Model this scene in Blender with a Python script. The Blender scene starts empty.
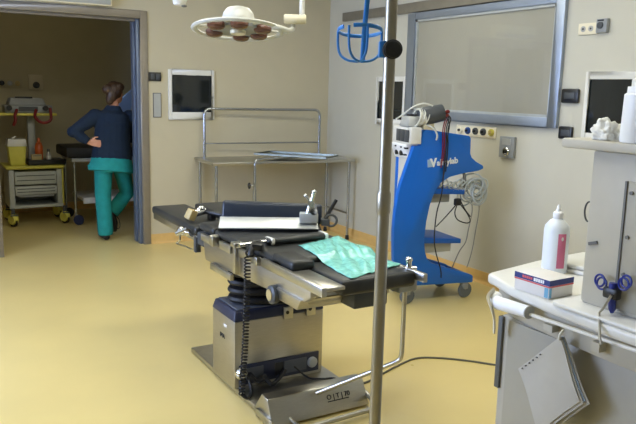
import bpy, bmesh, math, random
from mathutils import Vector, Matrix, Euler
random.seed(7)
SC = bpy.context.scene
COL = SC.collection
PI = math.pi
V = Vector

# ------------------------------------------------------------------ materials
def lin(c):
    return tuple(((x / 255.0) / 12.92 if x / 255.0 <= .04045 else ((x / 255.0 + .055) / 1.055) ** 2.4) for x in c)

def mat(name, rgb, rough=.5, metal=0., var=.06, scale=14., bump=0., bscale=60., spec=.5, coat=0., stretch=None, rough_var=0.):
    m = bpy.data.materials.new(name); m.use_nodes = True
    nt = m.node_tree; b = nt.nodes['Principled BSDF']
    b.inputs['Roughness'].default_value = rough; b.inputs['Metallic'].default_value = metal
    b.inputs['Specular IOR Level'].default_value = spec
    b.inputs['Coat Weight'].default_value = coat
    tc = nt.nodes.new('ShaderNodeTexCoord')
    mp = nt.nodes.new('ShaderNodeMapping'); nt.links.new(tc.outputs['Object'], mp.inputs['Vector'])
    if stretch: mp.inputs['Scale'].default_value = stretch
    n = nt.nodes.new('ShaderNodeTexNoise'); n.inputs['Scale'].default_value = scale; n.inputs['Detail'].default_value = 4
    nt.links.new(mp.outputs['Vector'], n.inputs['Vector'])
    r = nt.nodes.new('ShaderNodeValToRGB')
    c = lin(rgb)
    lo = tuple(max(0, x * (1 - var)) for x in c); hi = tuple(min(1, x * (1 + var)) for x in c)
    r.color_ramp.elements[0].color = (*lo, 1); r.color_ramp.elements[1].color = (*hi, 1)
    r.color_ramp.elements[0].position = .3; r.color_ramp.elements[1].position = .7
    nt.links.new(n.outputs['Fac'], r.inputs['Fac']); nt.links.new(r.outputs['Color'], b.inputs['Base Color'])
    if rough_var:
        mr = nt.nodes.new('ShaderNodeMapRange')
        mr.inputs['To Min'].default_value = rough - rough_var; mr.inputs['To Max'].default_value = rough + rough_var
        nt.links.new(n.outputs['Fac'], mr.inputs['Value']); nt.links.new(mr.outputs['Result'], b.inputs['Roughness'])
    if bump:
        n2 = nt.nodes.new('ShaderNodeTexNoise'); n2.inputs['Scale'].default_value = bscale; n2.inputs['Detail'].default_value = 3
        nt.links.new(mp.outputs['Vector'], n2.inputs['Vector'])
        bp = nt.nodes.new('ShaderNodeBump'); bp.inputs['Strength'].default_value = bump; bp.inputs['Distance'].default_value = .01
        nt.links.new(n2.outputs['Fac'], bp.inputs['Height']); nt.links.new(bp.outputs['Normal'], b.inputs['Normal'])
    return m

def glow(name, rgb, strength):
    m = bpy.data.materials.new(name); m.use_nodes = True
    nt = m.node_tree; b = nt.nodes['Principled BSDF']
    b.inputs['Base Color'].default_value = (.8, .8, .8, 1)
    b.inputs['Emission Color'].default_value = (*lin(rgb), 1); b.inputs['Emission Strength'].default_value = strength
    return m

def glassy(name, rgb=(235, 240, 240), rough=.02):
    m = bpy.data.materials.new(name); m.use_nodes = True
    nt = m.node_tree; b = nt.nodes['Principled BSDF']
    b.inputs['Base Color'].default_value = (*lin(rgb), 1); b.inputs['Roughness'].default_value = rough
    b.inputs['Transmission Weight'].default_value = 1; b.inputs['IOR'].default_value = 1.45
    return m

M = {}
M['wall'] = mat('wall_paint', (190, 181, 154), .62, var=.02, scale=5, bump=.02, bscale=220)
M['wall_side'] = mat('side_wall_paint', (192, 189, 174), .6, var=.02, scale=5, bump=.02, bscale=220)
M['wall_dim'] = mat('wall_paint_shaded', (178, 169, 138), .7, var=.03, scale=5)  # same beige as the back wall, darkened for the unlit anteroom
M['ceil'] = mat('ceiling_paint', (214, 212, 204), .8, var=.02)
M['floor'] = mat('floor_vinyl', (216, 195, 130), .3, var=.045, scale=1.7, bump=.012, bscale=300, spec=.5, rough_var=.06)
M['skirt'] = mat('skirting_vinyl', (216, 178, 110), .4, var=.05)
M['steel'] = mat('brushed_steel', (186, 184, 176), .3, 1, var=.06, scale=30, stretch=(1, 1, 14))
M['steel_warm'] = mat('steel_sheet', (184, 180, 170), .38, 1, var=.05, scale=18, stretch=(1, 1, 8))
M['chrome'] = mat('chrome', (215, 216, 216), .12, 1, var=.02)
M['tube'] = mat('polished_tube', (176, 180, 186), .22, 1, var=.03)
M['alu'] = mat('satin_aluminium', (158, 168, 182), .42, .75, var=.03)
M['pole'] = mat('pole_steel', (162, 157, 142), .36, .85, var=.03)
M['jamb'] = mat('door_steel', (138, 130, 116), .45, .4, var=.05)
M['track'] = mat('door_leaf_edge', (110, 122, 144), .35, .4, var=.04)
M['black'] = mat('black_vinyl', (40, 42, 42), .38, var=.12, scale=30, bump=.05, bscale=120)
M['navy_pad'] = mat('blue_black_vinyl', (30, 40, 54), .33, var=.1, scale=25)
M['rubber'] = mat('black_rubber', (22, 22, 24), .55, var=.1)
M['plastic_k'] = mat('black_plastic', (26, 27, 29), .35, var=.1)
M['navy'] = mat('dark_blue_cover', (36, 42, 66), .4, var=.08)
M['greytop'] = mat('grey_cover_top', (84, 88, 96), .5, var=.05)
M['blue'] = mat('blue_panel', (4, 100, 200), .38, var=.03, scale=6)
M['blue_dk'] = mat('blue_tray', (2, 88, 184), .45, var=.04, scale=6)
M['basket'] = mat('blue_coated_wire', (36, 120, 196), .4, var=.05)
M['white'] = mat('white_enamel', (220, 219, 212), .35, var=.02)
M['machine'] = mat('machine_enamel', (180, 175, 160), .4, var=.02)
M['machine_dk'] = mat('machine_panel', (166, 161, 145), .45, var=.02)
M['white_pl'] = mat('white_plastic', (236, 238, 240), .35, var=.015)
M['cream'] = mat('cream_plastic', (226, 218, 192), .45, var=.03)
M['grey'] = mat('grey_plastic', (140, 144, 146), .45, var=.05)
M['grey_dk'] = mat('dark_grey_plastic', (66, 70, 74), .45, var=.06)
M['grey_strip'] = mat('mid_grey_strip', (92, 94, 92), .5, var=.05)
M['coil_w'] = mat('grey_wheel', (92, 100, 108), .5, var=.06)
M['box_pale'] = mat('pale_box', (196, 186, 156), .5, var=.04)
M['grey_lt'] = mat('light_grey_metal', (170, 172, 170), .45, .2, var=.04)
M['glass_dk'] = mat('dark_window_glass', (26, 30, 30), .06, var=.35, scale=5, spec=.6, stretch=(6, 6, .6))
M['blind'] = mat('closed_blind', (156, 153, 138), .7, var=.02, scale=8)
def pane_glass(name):
    m = bpy.data.materials.new(name); m.use_nodes = True
    nt = m.node_tree; nt.nodes.clear()
    out = nt.nodes.new('ShaderNodeOutputMaterial'); mx = nt.nodes.new('ShaderNodeMixShader'); lw = nt.nodes.new('ShaderNodeLayerWeight'); lw.inputs['Blend'].default_value = .5; pw = nt.nodes.new('ShaderNodeMath'); pw.operation = 'POWER'; pw.inputs[1].default_value = 4; nt.links.new(lw.outputs['Facing'], pw.inputs[0]); fr = nt.nodes.new('ShaderNodeMath'); fr.operation = 'MULTIPLY_ADD'; fr.inputs[1].default_value = .7; fr.inputs[2].default_value = .04; nt.links.new(pw.outputs[0], fr.inputs[0])
    tr = nt.nodes.new('ShaderNodeBsdfTransparent'); gl = nt.nodes.new('ShaderNodeBsdfGlossy'); gl.inputs['Roughness'].default_value = .03
    nt.links.new(fr.outputs[0], mx.inputs[0]); nt.links.new(tr.outputs[0], mx.inputs[1]); nt.links.new(gl.outputs[0], mx.inputs[2]); nt.links.new(mx.outputs[0], out.inputs[0])
    return m
M['glass'] = pane_glass('clear_glass')
M['teal'] = mat('turquoise_sheet', (132, 212, 202), .2, var=.16, scale=16, spec=.8, bump=.55, bscale=34)
M['sweater'] = mat('navy_sweater', (5, 28, 50), .9, var=.12, scale=40, bump=.2, bscale=90)
M['scrubs'] = mat('green_scrubs', (20, 134, 130), .85, var=.1, scale=18, bump=.25, bscale=14)
M['skin'] = mat('skin', (196, 140, 112), .5, var=.06)
M['hair'] = mat('brown_hair', (56, 36, 18), .5, var=.3, scale=30, stretch=(3, 3, .4), bump=.4, bscale=40)
M['shoe'] = mat('dark_shoe', (26, 26, 28), .5, var=.1)
M['paper'] = mat('white_paper', (226, 230, 236), .6, var=.02)
M['paper_b'] = mat('bluish_paper', (150, 180, 226), .6, var=.03)
M['yellow'] = mat('yellow_plastic', (216, 208, 92), .45, var=.04)
M['drawer'] = mat('drawer_grey', (190, 194, 188), .45, var=.04)
M['orange'] = mat('orange_liquid', (196, 92, 40), .3, var=.08)
M['red'] = mat('dark_red_rubber', (120, 24, 26), .45, var=.1)
M['tan'] = mat('tan_plastic', (188, 168, 116), .5, var=.08)
M['lens'] = mat('red_brown_lens', (98, 64, 52), .2, var=.15, scale=40)
M['lamp_glass'] = mat('lamp_ring_white', (204, 204, 196), .3, var=.03)
M['pink'] = mat('pink_label', (206, 110, 144), .5, var=.05)
M['carton'] = mat('carton_white', (222, 220, 218), .55, var=.02)
M['carton_b'] = mat('carton_blue', (30, 48, 120), .5, var=.05)
M['carton_c'] = mat('carton_light_blue', (110, 170, 206), .5, var=.05)
M['carton_r'] = mat('carton_red', (206, 90, 92), .5, var=.05)
M['bottle'] = mat('translucent_bottle', (226, 232, 238), .3, var=.02)
M['gauze'] = mat('white_gauze', (224, 222, 212), .9, var=.05, scale=40, bump=.4, bscale=60)
M['cable_w'] = mat('white_cable', (206, 206, 196), .5, var=.05)
M['cable_g'] = mat('grey_cable', (132, 134, 132), .5, var=.05)
M['cable_fl'] = mat('floor_cable_grey', (92, 90, 80), .55, var=.05)
M['coil'] = mat('coiled_lead', (176, 184, 186), .5, var=.08)
M['tool_blue'] = mat('cobalt_plastic', (28, 44, 136), .35, var=.06)
M['ink'] = mat('dark_ink', (28, 30, 40), .6, var=.05)
M['ink_grey'] = mat('grey_ink', (104, 104, 100), .6, var=.05)
M['logo'] = mat('white_lettering', (232, 236, 240), .5, var=.01)
M['logo_g'] = mat('pale_blue_square', (150, 180, 214), .5, var=.02)
M['socket_blue'] = mat('blue_outlet', (32, 70, 132), .4, var=.05)
M['socket_yel'] = mat('yellow_outlet', (196, 184, 84), .4, var=.05)
M['sleeve_blue'] = mat('pale_blue_sleeve', (150, 166, 184), .4, var=.05)
M['flex'] = mat('frosted_sleeve', (182, 179, 170), .3, var=.03)
M['lightpanel'] = glow('ceiling_lamp_diffuser', (250, 248, 232), 16.5)
M['daylight'] = glow('daylight_pane', (186, 208, 255), 27)

# ------------------------------------------------------------------ mesh builder
def rotm(r):
    return Euler(r, 'XYZ').to_matrix() if r else Matrix.Identity(3)

class MB:
    def __init__(s, off=(0, 0, 0)):
        s.bm = bmesh.new(); s.o = V(off)
    def _v(s, p): return s.bm.verts.new(V(p) - s.o)
    def box(s, c, d, r=None):
        R = rotm(r); c = V(c); vs = []
        for x in (-.5, .5):
            for y in (-.5, .5):
                for z in (-.5, .5):
                    vs.append(s._v(c + R @ V((x * d[0], y * d[1], z * d[2]))))
        for f in ((0, 1, 3, 2), (4, 6, 7, 5), (0, 4, 5, 1), (2, 3, 7, 6), (0, 2, 6, 4), (1, 5, 7, 3)):
            s.bm.faces.new([vs[i] for i in f])
        return s
    def bb(s, a, b):
        a, b = V(a), V(b); return s.box((a + b) / 2, [abs(b[i] - a[i]) for i in range(3)])
    def prism(s, poly, axis, a, b):
        """polygon of 2-tuples extruded along axis (0,1,2) from a to b"""
        def P(p, t):
            q = list(p); q.insert(axis, t); return V(q)
        A = [s._v(P(p, a)) for p in poly]; B = [s._v(P(p, b)) for p in poly]; n = len(poly)
        s.bm.faces.new(A); s.bm.faces.new(B[::-1])
        for i in range(n): s.bm.faces.new((A[i], B[i], B[(i + 1) % n], A[(i + 1) % n]))
        return s
    def hexa(s, bot, top):
        A = [s._v(p) for p in bot]; B = [s._v(p) for p in top]; n = len(A)
        s.bm.faces.new(A[::-1]); s.bm.faces.new(B)
        for i in range(n): s.bm.faces.new((A[i], A[(i + 1) % n], B[(i + 1) % n], B[i]))
        return s
    def tube(s, pts, rad, seg=10, closed=False, flat=None):
        """tube along pts; rad a number, list or list of (ra, rb)"""
        pts = [V(p) for p in pts]; n = len(pts)
        if not isinstance(rad, (list, tuple)): rad = [rad] * n
        rings = []; up = None
        for i, p in enumerate(pts):
            if closed: t = pts[(i + 1) % n] - pts[i - 1]
            else: t = pts[min(i + 1, n - 1)] - pts[max(i - 1, 0)]
            t = t.normalized() if t.length > 1e-9 else V((0, 0, 1))
            if up is None:
                up = V((0, 0, 1)) if abs(t.z) < .9 else V((0, 1, 0))
                if flat: up = V(flat)
            a = up - t * up.dot(t)
            if a.length < 1e-6: a = t.orthogonal()
            a.normalize(); b = t.cross(a); up = a
            ra, rb = rad[i] if isinstance(rad[i], (list, tuple)) else (rad[i], rad[i])
            rings.append([s._v(p + a * (ra * math.sin(2 * PI * k / seg)) + b * (rb * math.cos(2 * PI * k / seg))) for k in range(seg)])
        m = n if closed else n - 1
        for i in range(m):
            A, B = rings[i], rings[(i + 1) % n]
            for k in range(seg): s.bm.faces.new((A[k], A[(k + 1) % seg], B[(k + 1) % seg], B[k]))
        if not closed:
            s.bm.faces.new(rings[0][::-1]); s.bm.faces.new(rings[-1])
        return s
    def cyl(s, a, b, r, r2=None, seg=16):
        return s.tube([a, b], [r, r2 if r2 is not None else r], seg)
    def lathe(s, prof, c=(0, 0, 0), seg=24, sx=1, sy=1, rot=None):
        R = rotm(rot); rings = []; c = V(c)
        for (r, z) in prof:
            rings.append([s._v(c + R @ V((sx * r * math.cos(2 * PI * k / seg), sy * r * math.sin(2 * PI * k / seg), z))) for k in range(seg)])
        for A, B in zip(rings, rings[1:]):
            for k in range(seg): s.bm.faces.new((A[k], A[(k + 1) % seg], B[(k + 1) % seg], B[k]))
        if prof[0][0] > 1e-6: s.bm.faces.new(rings[0][::-1])
        if prof[-1][0] > 1e-6: s.bm.faces.new(rings[-1])
        return s
    def ell(s, c, r, rot=None, seg=16, rings=10):
        prof = [(max(1e-4, math.sin(PI * i / rings)), -math.cos(PI * i / rings)) for i in range(rings + 1)]
        R = rotm(rot); c = V(c); rr = []
        for (q, z) in prof:
            rr.append([s._v(c + R @ V((r[0] * q * math.cos(2 * PI * k / seg), r[1] * q * math.sin(2 * PI * k / seg), r[2] * z))) for k in range(seg)])
        for A, B in zip(rr, rr[1:]):
            for k in range(seg): s.bm.faces.new((A[k], A[(k + 1) % seg], B[(k + 1) % seg], B[k]))
        s.bm.faces.new(rr[0][::-1]); s.bm.faces.new(rr[-1])
        return s
    def build(s, name, m, parent=None, bevel=0, smooth=True, remesh=0, seg=2, angle=40):
        bmesh.ops.remove_doubles(s.bm, verts=s.bm.verts, dist=1e-5)
        bmesh.ops.recalc_face_normals(s.bm, faces=s.bm.faces)
        if bevel:
            es = [e for e in s.bm.edges if len(e.link_faces) == 2 and e.calc_face_angle(0) > .6]
            bmesh.ops.bevel(s.bm, geom=es, offset=bevel, segments=seg, affect='EDGES', profile=.5, clamp_overlap=True)
        me = bpy.data.meshes.new(name); s.bm.to_mesh(me); s.bm.free()
        if smooth:
            me.polygons.foreach_set('use_smooth', [True] * len(me.polygons))
            try: me.set_sharp_from_angle(angle=math.radians(angle))
            except Exception: pass
        o = bpy.data.objects.new(name, me); COL.objects.link(o)
        if remesh:
            md = o.modifiers.new('r', 'REMESH'); md.mode = 'VOXEL'; md.voxel_size = remesh; md.use_smooth_shade = True
            ms = o.modifiers.new('s', 'SMOOTH'); ms.iterations = 4; ms.factor = .5
            bake(o)
        o.data.materials.clear(); o.data.materials.append(m if not isinstance(m, str) else M[m])
        if parent: o.parent = parent
        return o

def bake(o):
    dg = bpy.context.evaluated_depsgraph_get(); dg.update()
    me = bpy.data.meshes.new_from_object(o.evaluated_get(dg))
    old = o.data; o.modifiers.clear(); o.data = me; bpy.data.meshes.remove(old)

def smooth_path(pts, n=8):
    P = [V(p) for p in pts]; out = []
    for i in range(len(P) - 1):
        p0, p1, p2, p3 = P[max(i - 1, 0)], P[i], P[i + 1], P[min(i + 2, len(P) - 1)]
        for k in range(n):
            t = k / n
            out.append(.5 * ((2 * p1) + (p2 - p0) * t + (2 * p0 - 5 * p1 + 4 * p2 - p3) * t * t + (3 * p1 - p0 - 3 * p2 + p3) * t ** 3))
    out.append(P[-1]); return out

def arc(c, r, a0, a1, u, v, n=16):
    c, u, v = V(c), V(u), V(v)
    return [c + u * (r * math.cos(a0 + (a1 - a0) * i / n)) + v * (r * math.sin(a0 + (a1 - a0) * i / n)) for i in range(n + 1)]

def lettering(name, body, size, origin, right, up, m, parent, off=(0, 0, 0), depth=.0012, bold=0.):
    cu = bpy.data.curves.new(name, 'FONT'); cu.body = body; cu.size = size; cu.extrude = depth; cu.offset = bold
    tmp = bpy.data.objects.new(name, cu); COL.objects.link(tmp)
    dg = bpy.context.evaluated_depsgraph_get(); dg.update()
    me = bpy.data.meshes.new_from_object(tmp.evaluated_get(dg))
    bpy.data.objects.remove(tmp)
    r, u = V(right).normalized(), V(up).normalized(); n = r.cross(u)
    T = Matrix.Translation(V(origin) - V(off)) @ Matrix((r, u, n)).transposed().to_4x4()
    me.transform(T); me.materials.clear(); me.materials.append(M[m])
    o = bpy.data.objects.new(name, me); COL.objects.link(o); o.parent = parent
    return o

def thing(name, label, cat, loc=(0, 0, 0), rz=0, group=None):
    o = bpy.data.objects.new(name, None); COL.objects.link(o); o.empty_display_size = .1
    o.location = loc; o.rotation_euler = (0, 0, rz); tag(o, label, cat, group); return o

def tag(o, label, cat, group=None):
    o['label'] = label; o['category'] = cat
    if group: o['group'] = group
    return o

def struct(o, kind='structure'):
    o['kind'] = kind; return o

def copy_tree(o, parent=None):
    c = o.copy(); COL.objects.link(c)
    if parent: c.parent = parent
    for ch in list(o.children): copy_tree(ch, c)
    return c

# ------------------------------------------------------------------ room shell
X0, Y0, H = -6.2, -8.6, 3.0          # left wall, front wall, ceiling
DL, DR, DH = -3.49, -2.15, 2.27      # doorway
b = MB(); b.bb((X0 - .1, Y0 - .1, -.1), (.1, 2.6, 0)); struct(b.build('floor', 'floor', smooth=False))
b = MB(); b.bb((X0 - .1, Y0 - .1, H), (.1, 2.6, H + .1)); struct(b.build('ceiling', 'ceil', smooth=False))
b = MB(); b.bb((X0 - .1, 0, 0), (DL, .2, H)); b.bb((DR, 0, 0), (.1, .2, H)); b.bb((DL, 0, DH), (DR, .2, H))
struct(b.build('wall_back', 'wall', smooth=False))
b = MB(); b.bb((0, Y0 - .1, 0), (.1, 0, H)); struct(b.build('wall_right', 'wall_side', smooth=False))
# left wall with a high daylight window behind the viewer's left
b = MB(); WY0, WY1, WZ0, WZ1 = -4.2, -1.8, 1.0, 2.4
b.bb((X0 - .1, Y0 - .1, 0), (X0, WY0, H)); b.bb((X0 - .1, WY1, 0), (X0, 0, H)); b.bb((X0 - .1, WY0, 0), (X0, WY1, WZ0)); b.bb((X0 - .1, WY0, WZ1), (X0, WY1, H))
struct(b.build('wall_left', 'wall_side', smooth=False))
b = MB(); b.bb((X0 - .1, Y0 - .1, 0), (.1, Y0, H)); struct(b.build('wall_front', 'wall_side', smooth=False))
# anteroom beyond the doorway
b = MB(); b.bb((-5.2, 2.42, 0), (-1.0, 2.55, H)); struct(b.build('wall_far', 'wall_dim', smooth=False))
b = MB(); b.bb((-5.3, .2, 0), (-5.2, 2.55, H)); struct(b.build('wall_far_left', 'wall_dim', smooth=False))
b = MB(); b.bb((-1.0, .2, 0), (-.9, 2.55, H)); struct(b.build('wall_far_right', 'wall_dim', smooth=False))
# skirtings: coved vinyl
def skirt(name, a, bq, axis):
    prof = [(0, 0), (.03, 0), (.018, .006), (.009, .016), (.006, .03), (.006, .1), (0, .1)]
    m = MB()
    if axis == 0: m.prism([(-p[0], p[1]) for p in prof], 0, a, bq)
    else: m.prism([(-p[0], p[1]) for p in prof], 1, a, bq)
    return struct(m.build(name, 'skirt', smooth=False))
skirt('baseboard_back', -2.092, 0, 0)
skirt('baseboard_right', Y0, 0, 1)
m = MB(); m.prism([(2.42, 0), (2.41, 0), (2.414, .1), (2.42, .1)], 0, -5.2, -1.0); struct(m.build('baseboard_far', 'skirt', smooth=False))

# door frame and the sliding leaf edges
d = thing('door_1', 'wide steel framed doorway to the dim anteroom', 'doorway', (-2.85, 0, 0)); del d['label']; del d['category']; struct(d)
off = d.location
m = MB(off); m.bb((-2.168, -.012, 0), (-2.094, .2, 2.325)); m.bb((-3.60, -.012, 0), (DL, .2, 2.325)); m.bb((DL, -.012, 2.25), (-2.168, .2, 2.325))
m.build('door_frame', 'jamb', d, bevel=.004)
m = MB(off)
m.bb((-2.20, .03, .001), (-2.16, .09, 2.25)); m.bb((-2.20, .15, .001), (-2.16, .235, 2.25))
m.build('door_leaf_edge', 'track', d, bevel=.005)
m = MB(off); m.bb((-2.185, .09, 0.02), (-2.16, .15, 2.25)); m.build('door_seal', 'alu', d, bevel=.008)
m = MB(off); m.bb((DL, .06, 2.225), (-2.20, .12, 2.25)); m.build('door_track', 'jamb', d)

# rail along the top of the right wall
m = MB(); m.bb((-.035, Y0, 2.345), (0, -.31, 2.435)); struct(m.build('trim_1', mat('rail_grey', (128, 122, 108), .5, .2), bevel=.004))

def wall_frame(name, axis, a0, a1, z0, z1, fw, depth, m_frame, parts, protr=.02):
    """picture-frame style window on wall: axis 0 -> back wall (runs along x at y=0), 1 -> right wall (runs along y at x=0)"""
    w = thing(name, '', '', (0, 0, 0)); del w['label']; del w['category']; struct(w)
    cx = (a0 + a1) / 2
    w.location = (cx, 0, z0) if axis == 0 else (0, cx, z0)
    o = w.location
    def bx(mb, p0, p1, za, zb, d0, d1):
        if axis == 0: mb.bb((p0, -d0, za), (p1, -d1, zb))
        else: mb.bb((-d0, p0, za), (-d1, p1, zb))
    fl, fr, fb, ft = fw
    f = MB(o)
    bx(f, a0, a0 + fl, z0, z1, 0, protr); bx(f, a1 - fr, a1, z0, z1, 0, protr)
    bx(f, a0 + fl, a1 - fr, z0, z0 + fb, 0, protr); bx(f, a0 + fl, a1 - fr, z1 - ft, z1, 0, protr)
    f.build('window_frame', m_frame, w, bevel=.004)
    for (pn, mm, d0, d1, ins) in parts:
        g = MB(o); bx(g, a0 + fl - ins, a1 - fr + ins, z0 + fb - ins, z1 - ft + ins, d0, d1); g.build(pn, mm, w)
    return w
# big internal window on the right wall: aluminium frame, closed blind, glass pane
w = wall_frame('window_1', 1, -3.333, -1.475, 1.365, 2.335, (.085, .115, .075, .06), .03, 'alu',
               [('blind', 'blind', .001, .006, 0), ('window_pane', 'glass', .012, .016, 0)], .035)
m = MB(w.location)
y0, y1, z0, z1 = -3.333 + .085, -1.475 - .115, 1.365 + .075, 2.335 - .06
for (a, bq) in (((y0, z0), (y0 + .02, z1)), ((y1 - .02, z0), (y1, z1)), ((y0, z0), (y1, z0 + .02)), ((y0, z1 - .02), (y1, z1))):
    m.bb((-.022, a[0], a[1]), (-.006, bq[0], bq[1]))
m.build('glazing_bead', mat('bead_grey', (176, 180, 178), .5, .3), w)
# small dark windows
w = wall_frame('window_2', 0, -1.893, -1.398, 1.275, 1.778, (.036, .033, .075, .054), .03, 'white', [('window_pane', 'glass_dk', .002, .008, 0)])
m = MB(w.location); m.bb((-1.70, -.026, 1.722), (-1.60, -.008, 1.734)); m.build('window_catch', 'white', w, bevel=.002)
m = MB(w.location); m.cyl((-1.424, -.008, 1.5), (-1.424, -.03, 1.5), .008); m.build('window_knob', 'chrome', w)
wall_frame('window_3', 1, -1.46, -.972, 1.276, 1.752, (.035, .035, .06, .045), .03, 'white', [('window_pane', 'glass_dk', .002, .008, 0)])
wall_frame('window_4', 1, -4.05, -3.552, 1.275, 1.778, (.033, .035, .075, .054), .03, 'white', [('window_pane', 'glass_dk', .002, .008, 0)])
w = thing('window_5', '', '', (X0, (WY0 + WY1) / 2, WZ0)); del w['label']; del w['category']; struct(w)
m = MB(w.location)
m.bb((X0 - .06, WY0, WZ0), (X0 + .02, WY0 + .05, WZ1)); m.bb((X0 - .06, WY1 - .05, WZ0), (X0 + .02, WY1, WZ1)); m.bb((X0 - .06, WY0, WZ0), (X0 + .02, WY1, WZ0 + .05)); m.bb((X0 - .06, WY0, WZ1 - .05), (X0 + .02, WY1, WZ1)); m.bb((X0 - .06, -3.03, WZ0), (X0 + .02, -2.97, WZ1))
m.build('window_frame', 'white', w)
m = MB(w.location); m.bb((X0 - .05, WY0 + .05, WZ0 + .05), (X0 - .04, WY1 - .05, WZ1 - .05)); m.build('window_pane', 'daylight', w)

# ceiling luminaires (above the frame)
LUM = [(-1.3, -2.4, 'nearest the blue cart'), (-3.1, -2.4, 'between the ring lamp and the doorway'), (-1.3, -4.7, 'above the wide window side'), (-3.1, -4.7, 'above the infusion stand')]
for i, (x, y, where) in enumerate(LUM):
    t = thing('ceiling_light', 'recessed white ceiling light panel ' + where, 'light', (x, y, H), 0, 'ceiling light panels')
    m = MB(t.location)
    for sx in (-1, 1): m.box((x + sx * .62, y, H - .008), (.04, 1.28 * .5, .016))
    for sy in (-1, 1): m.box((x, y + sy * .3, H - .008), (1.28, .04, .016))
    m.build('frame', 'white', t)
    m = MB(t.location); m.box((x, y, H - .004), (1.2, .56, .006)); m.build('diffuser', 'lightpanel', t)

t = thing('anteroom_fill', 'added unseen fill panel over the anteroom beyond the doorway', 'light', (-3.4, 1.0, H))  # unseen fill panel, added to brighten the dark anteroom
m = MB(t.location); m.box((-3.4, 1.0, H - .01), (.66, .34, .02)); m.build('frame', 'white', t)
m = MB(t.location); m.box((-3.4, 1.0, H - .022), (.6, .28, .006)); m.build('diffuser', glow('anteroom_fill_glow', (255, 240, 212), 7.5), t)

# ------------------------------------------------------------------ wall fittings
def plate(name, label, cat, axis, a0, a1, z0, z1, th, m_, bevel=.004, group=None):
    c = ((a0 + a1) / 2, 0, z0) if axis == 0 else (0, (a0 + a1) / 2, z0)
    t = thing(name, label, cat, c, 0, group)
    mb = MB(c)
    if axis == 0: mb.bb((a0, -th, z0), (a1, 0, z1))
    else: mb.bb((-th, a0, z0), (0, a1, z1))
    mb.build('plate', m_, t, bevel=bevel)
    return t
t = plate('door_switch', 'black rocker switch plate on the wall right of the doorway', 'switch', 0, -2.092, -1.966, 1.655, 1.742, .02, 'plastic_k')
m = MB(t.location); m.bb((-2.075, -.026, 1.67), (-2.035, -.019, 1.727)); m.bb((-2.022, -.026, 1.67), (-1.983, -.019, 1.727)); m.build('rocker', 'grey_dk', t, bevel=.003)
t = plate('wall_notice', 'slim pale grey plate under the black switch by the doorway', 'plate', 0, -2.052, -1.966, 1.295, 1.54, .012, 'ink_grey')
m = MB(t.location); m.bb((-2.044, -.015, 1.303), (-1.974, -.011, 1.532)); m.build('cover_insert', 'grey_lt', t)
t = thing('low_wall_socket', 'dark floor-level socket box beside the doorway frame', 'socket', (-2.0, 0, .3))
# (a door operator casing above the lintel)
del t
for o_ in [o for o in bpy.data.objects if o.name.startswith('low_wall_socket')]: bpy.data.objects.remove(o_)
t = thing('door_operator', 'long white casing above the doorway lintel', 'door operator', (-2.83, 0, 2.33))
m = MB(t.location); m.bb((-3.2, -.10, 2.332), (-2.455, 0, 2.50)); m.build('casing', 'cream', t, bevel=.012)
m = MB(t.location); m.bb((-3.19, -.106, 2.345), (-2.47, -.098, 2.40)); m.build('cover_strip', 'grey_lt', t, bevel=.003)

def outlet_rail():
    t = plate('gas_outlet_rail', 'cream medical gas rail under the wide window with five round outlets', 'gas rail', 1, -2.70, -2.215, 1.243, 1.335, .012, 'cream')
    cols = ['cream', 'socket_blue', 'grey_dk', 'grey_dk', 'socket_yel']
    for i, cname in enumerate(cols):
        y = -2.275 - i * .0945; z = 1.291
        m = MB(t.location); m.lathe([(.030, 0), (.030, .014), (.024, .022), (.016, .022), (.014, .012), (0.0005, .012)], (-.011, y, z), 18, rot=(0, -PI / 2, 0))
        o = m.build('gas_outlet', cname, t)
        m = MB(t.location); m.lathe([(.011, 0), (.011, .02), (.006, .026), (.0005, .026)], (-.022, y, z), 12, rot=(0, -PI / 2, 0)); m.build('outlet_socket', 'plastic_k' if i != 4 else 'tan', o)
    return t
outlet_rail()
t = plate('earth_socket', 'grey steel wall socket box with a round port below the wide window corner', 'socket', 1, -2.925, -2.765, 1.10, 1.272, .03, 'grey', .006)
m = MB(t.location); m.lathe([(.035, 0), (.035, .01), (.028, .016), (.02, .016), (.018, .004), (.0005, .004)], (-.03, -2.85, 1.15), 20, rot=(0, -PI / 2, 0)); o = m.build('port_ring', 'chrome', t)
m = MB(t.location); m.lathe([(.014, 0), (.014, .012), (.0005, .014)], (-.032, -2.85, 1.15), 14, rot=(0, -PI / 2, 0)); m.build('port_core', 'plastic_k', o)
m = MB(t.location); m.bb((-.033, -2.89, 1.205), (-.029, -2.80, 1.255)); m.build('cover_label', 'grey_lt', t)
t = plate('black_wall_switch', 'upper black rounded wall control right of the wide window', 'switch', 1, -3.505, -3.352, 1.553, 1.658, .028, 'plastic_k', .012)
m = MB(t.location); m.bb((-.032, -3.475, 1.585), (-.027, -3.385, 1.63)); m.build('display', 'grey_dk', t, bevel=.004)
t = plate('black_wall_switch', 'lower black wall control half hidden behind the white machine shelf', 'switch', 1, -3.475, -3.352, 1.29, 1.385, .028, 'plastic_k', .012)
m = MB(t.location); m.bb((-.032, -3.46, 1.315), (-.027, -3.38, 1.36)); m.build('display', 'grey_dk', t, bevel=.004)
t = plate('high_wall_socket', 'pale double wall socket strip high on the wall right of the wide window', 'socket', 1, -3.61, -3.445, 2.035, 2.115, .012, 'cream', .004)
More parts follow.
